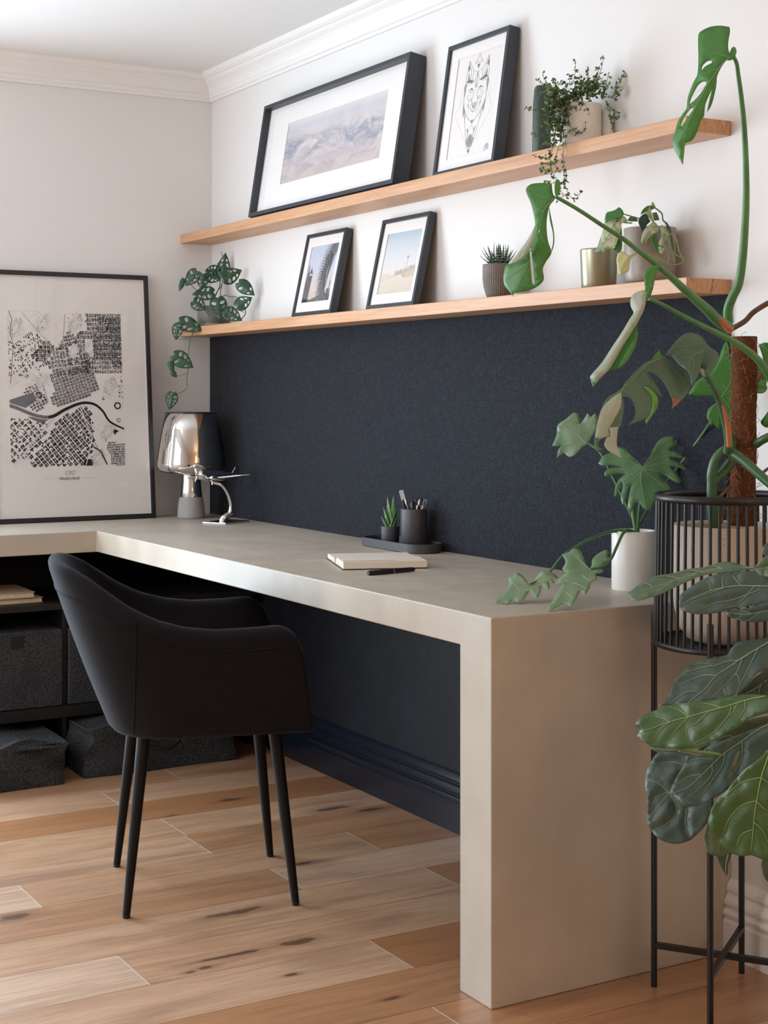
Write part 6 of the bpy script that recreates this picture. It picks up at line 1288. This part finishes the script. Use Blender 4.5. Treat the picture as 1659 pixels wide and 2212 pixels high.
# swiss cheese plant at the left end of the lower shelf
ax_ = at_y(456, 690, -.062); adan = thing('potted_swiss_cheese_vine', 'swiss cheese vine trailing from a grey pot at the left end of the lower shelf', 'potted plant', (ax_.x, -.062, ZL))
mb = MB(); mb.lathe([(.001, 0), (.044, 0), (.046, .002), (.046, .013), (.040, .014), (.047, .016), (.0495, .07), (.0495, .073), (.046, .073), (.045, .07), (.045, .06)], (0, 0, 0), 56, caps=(True, False)); mb.build('pot', plain('smoky_glaze', (.22, .225, .22), .22, var=.35, vscale=12), adan)
mb = MB(); mb.lathe([(.0005, .064), (.0455, .062)], (0, 0, 0), 32, caps=(False, False)); mb.build('soil', M['soil'], adan)
Da = depth((ax_.x, -.062, ZL))
def cheese(b, t, w_, D, holes=True, **k):
    dx, dy = t[0]-b[0], t[1]-b[1]; Ln = math.hypot(dx, dy); ux, uy = dx/Ln, dy/Ln; q = lambda s, v: (b[0]+ux*Ln*s-uy*w_*v, b[1]+uy*Ln*s+ux*w_*v)
    o = [(-.06,-.20),(.06,-.40),(.25,-.52),(.45,-.50),(.65,-.38),(.82,-.20),(1.0,0),(.84,.18),(.66,.36),(.46,.48),(.25,.50),(.06,.40),(-.06,.18),(.03,0)]
    hs = []
    if holes:
        for s0, v0, l0, w0, tl in ((.24, -.25, .17, .135, .5), (.46, -.27, .19, .10, .5), (.66, -.18, .15, .07, .5), (.26, .25, .17, .135, -.5), (.48, .25, .18, .10, -.5), (.68, .165, .14, .065, -.5)):
            if rnd.random() < .12: continue
            hs.append([q(s0+l0*.5*math.cos(a)*.9+(v0 and tl*0), v0+(w0*math.sin(a))+(-tl)*l0*.6*math.cos(a)*(-1)) for a in [2*PI*i/8 for i in range(8)]])
    k.setdefault('fold', -.25)
    leaf(adan, XE, [q(*p) for p in o], D, [q(.02, 0), q(.5, 0), q(.98, 0)], LM['adan'], holes=hs, vw=.7, smooth=2, grid=9, veins=[[q(.16, 0), q(.26, .40)], [q(.38, 0), q(.5, .40)], [q(.16, 0), q(.26, -.40)], [q(.38, 0), q(.5, -.40)], [q(.58, 0), q(.68, .28)], [q(.58, 0), q(.68, -.28)]], **k)
for b, t, w_, dd, kw in (((808,420),(840,118),140,-.01,{}), ((790,400),(745,235),80,.0,{}), ((806,455),(1042,335),175,-.02,dict(gx=.2)), ((748,335),(580,335),125,-.02,dict(gy=.4)), ((582,385),(772,455),150,-.03,dict(gy=.3)), ((468,335),(326,526),150,-.03,dict(gx=-.3)), ((290,440),(232,600),62,-.02,dict(holes=False)), ((545,375),(530,580),135,-.045,{}), ((690,625),(418,650),150,-.06,dict(gy=.5)), ((410,735),(570,850),150,-.065,dict(gy=.3)), ((735,690),(765,965),185,-.075,dict(gy=.3)), ((830,860),(1045,990),150,-.07,dict(gy=.4)), ((1010,490),(1215,652),150,.0,dict(gx=-.2)), ((985,815),(1182,698),150,-.005,dict(gx=-.2)),
        ((225,1005),(528,1122),165,-.075,dict(gy=.4)), ((215,1040),(185,1245),120,-.08,dict(gx=-.4)), ((148,1452),(398,1612),180,-.08,dict(gy=.3)), ((100,1540),(150,1700),62,-.085,dict(holes=False)), ((130,1675),(192,1750),60,-.085,dict(holes=False)), ((140,1950),(100,2165),140,-.08,dict(gx=-.2))):
    h_ = kw.pop('holes', True)
    pxm = (max(b[0], t[0])+20)/6.143+350; lim_ = 2.262-.028-(.03 if dd < -.05 else 0)
    dd = min(dd, lim_/(FW.y+RT.y*(pxm-PX0)/FPX)-Da)
    t = (b[0]+(t[0]-b[0])*1.08, b[1]+(t[1]-b[1])*1.08); cheese(b, t, w_*1.22, Da+dd, h_, **kw)
def astem(p, D, r=.0016, m='stem'): stem(adan, XE, p, D, r, M[m], 'stem', seg=8)
Df = Da-.08
astem([(640,760),(610,950),(560,1010),(480,1060),(430,1130),(375,1240),(360,1330),(350,1430),(350,1560),(345,1660),(325,1780),(330,1895),(200,1975)], [Da-.03, Da-.07, Df], .0017)
astem([(700,690),(740,600),(765,540),(768,470),(750,440)], [Da, Da-.02]); astem([(700,690),(725,620),(775,560),(800,490)], [Da, Da-.01]); astem([(782,680),(775,620),(792,540),(806,440)], [Da, Da-.01], .0014, 'stemdark'); astem([(800,680),(850,660),(895,680),(990,685)], [Da, Da-.10]); astem([(985,840),(1090,890)], [Da-.17, Da-.18], .0013); astem([(1070,810),(1112,890),(1050,985),(1040,1000)], [Da-.17, Da-.17, Da-.165], .0015, 'stemdark'); astem([(370,510),(440,580),(560,690)], [Da-.03, Da-.02], .0013); astem([(288,440),(325,465),(440,500)], [Da-.02, Da-.02], .0010); astem([(545,835),(600,900),(630,940)], [Da-.06, Da-.05], .0014); astem([(235,1480),(350,1440)], [Df, Df], .0011); astem([(195,1735),(260,1725),(330,1690)], [Df, Df], .0010); astem([(205,1245),(290,1245),(375,1240)], [Df, Df], .0010); astem([(380,1040),(480,1040),(560,1010)], [Df, Df+.01], .0012); astem([(470,760),(440,735),(415,740)], [Da-.05, Da-.065], .0012); astem([(60,1965),(140,1950)], [Df, Df], .0008); astem([(786,80),(800,125),(805,150)], [Da-.01, Da-.01], .0012)
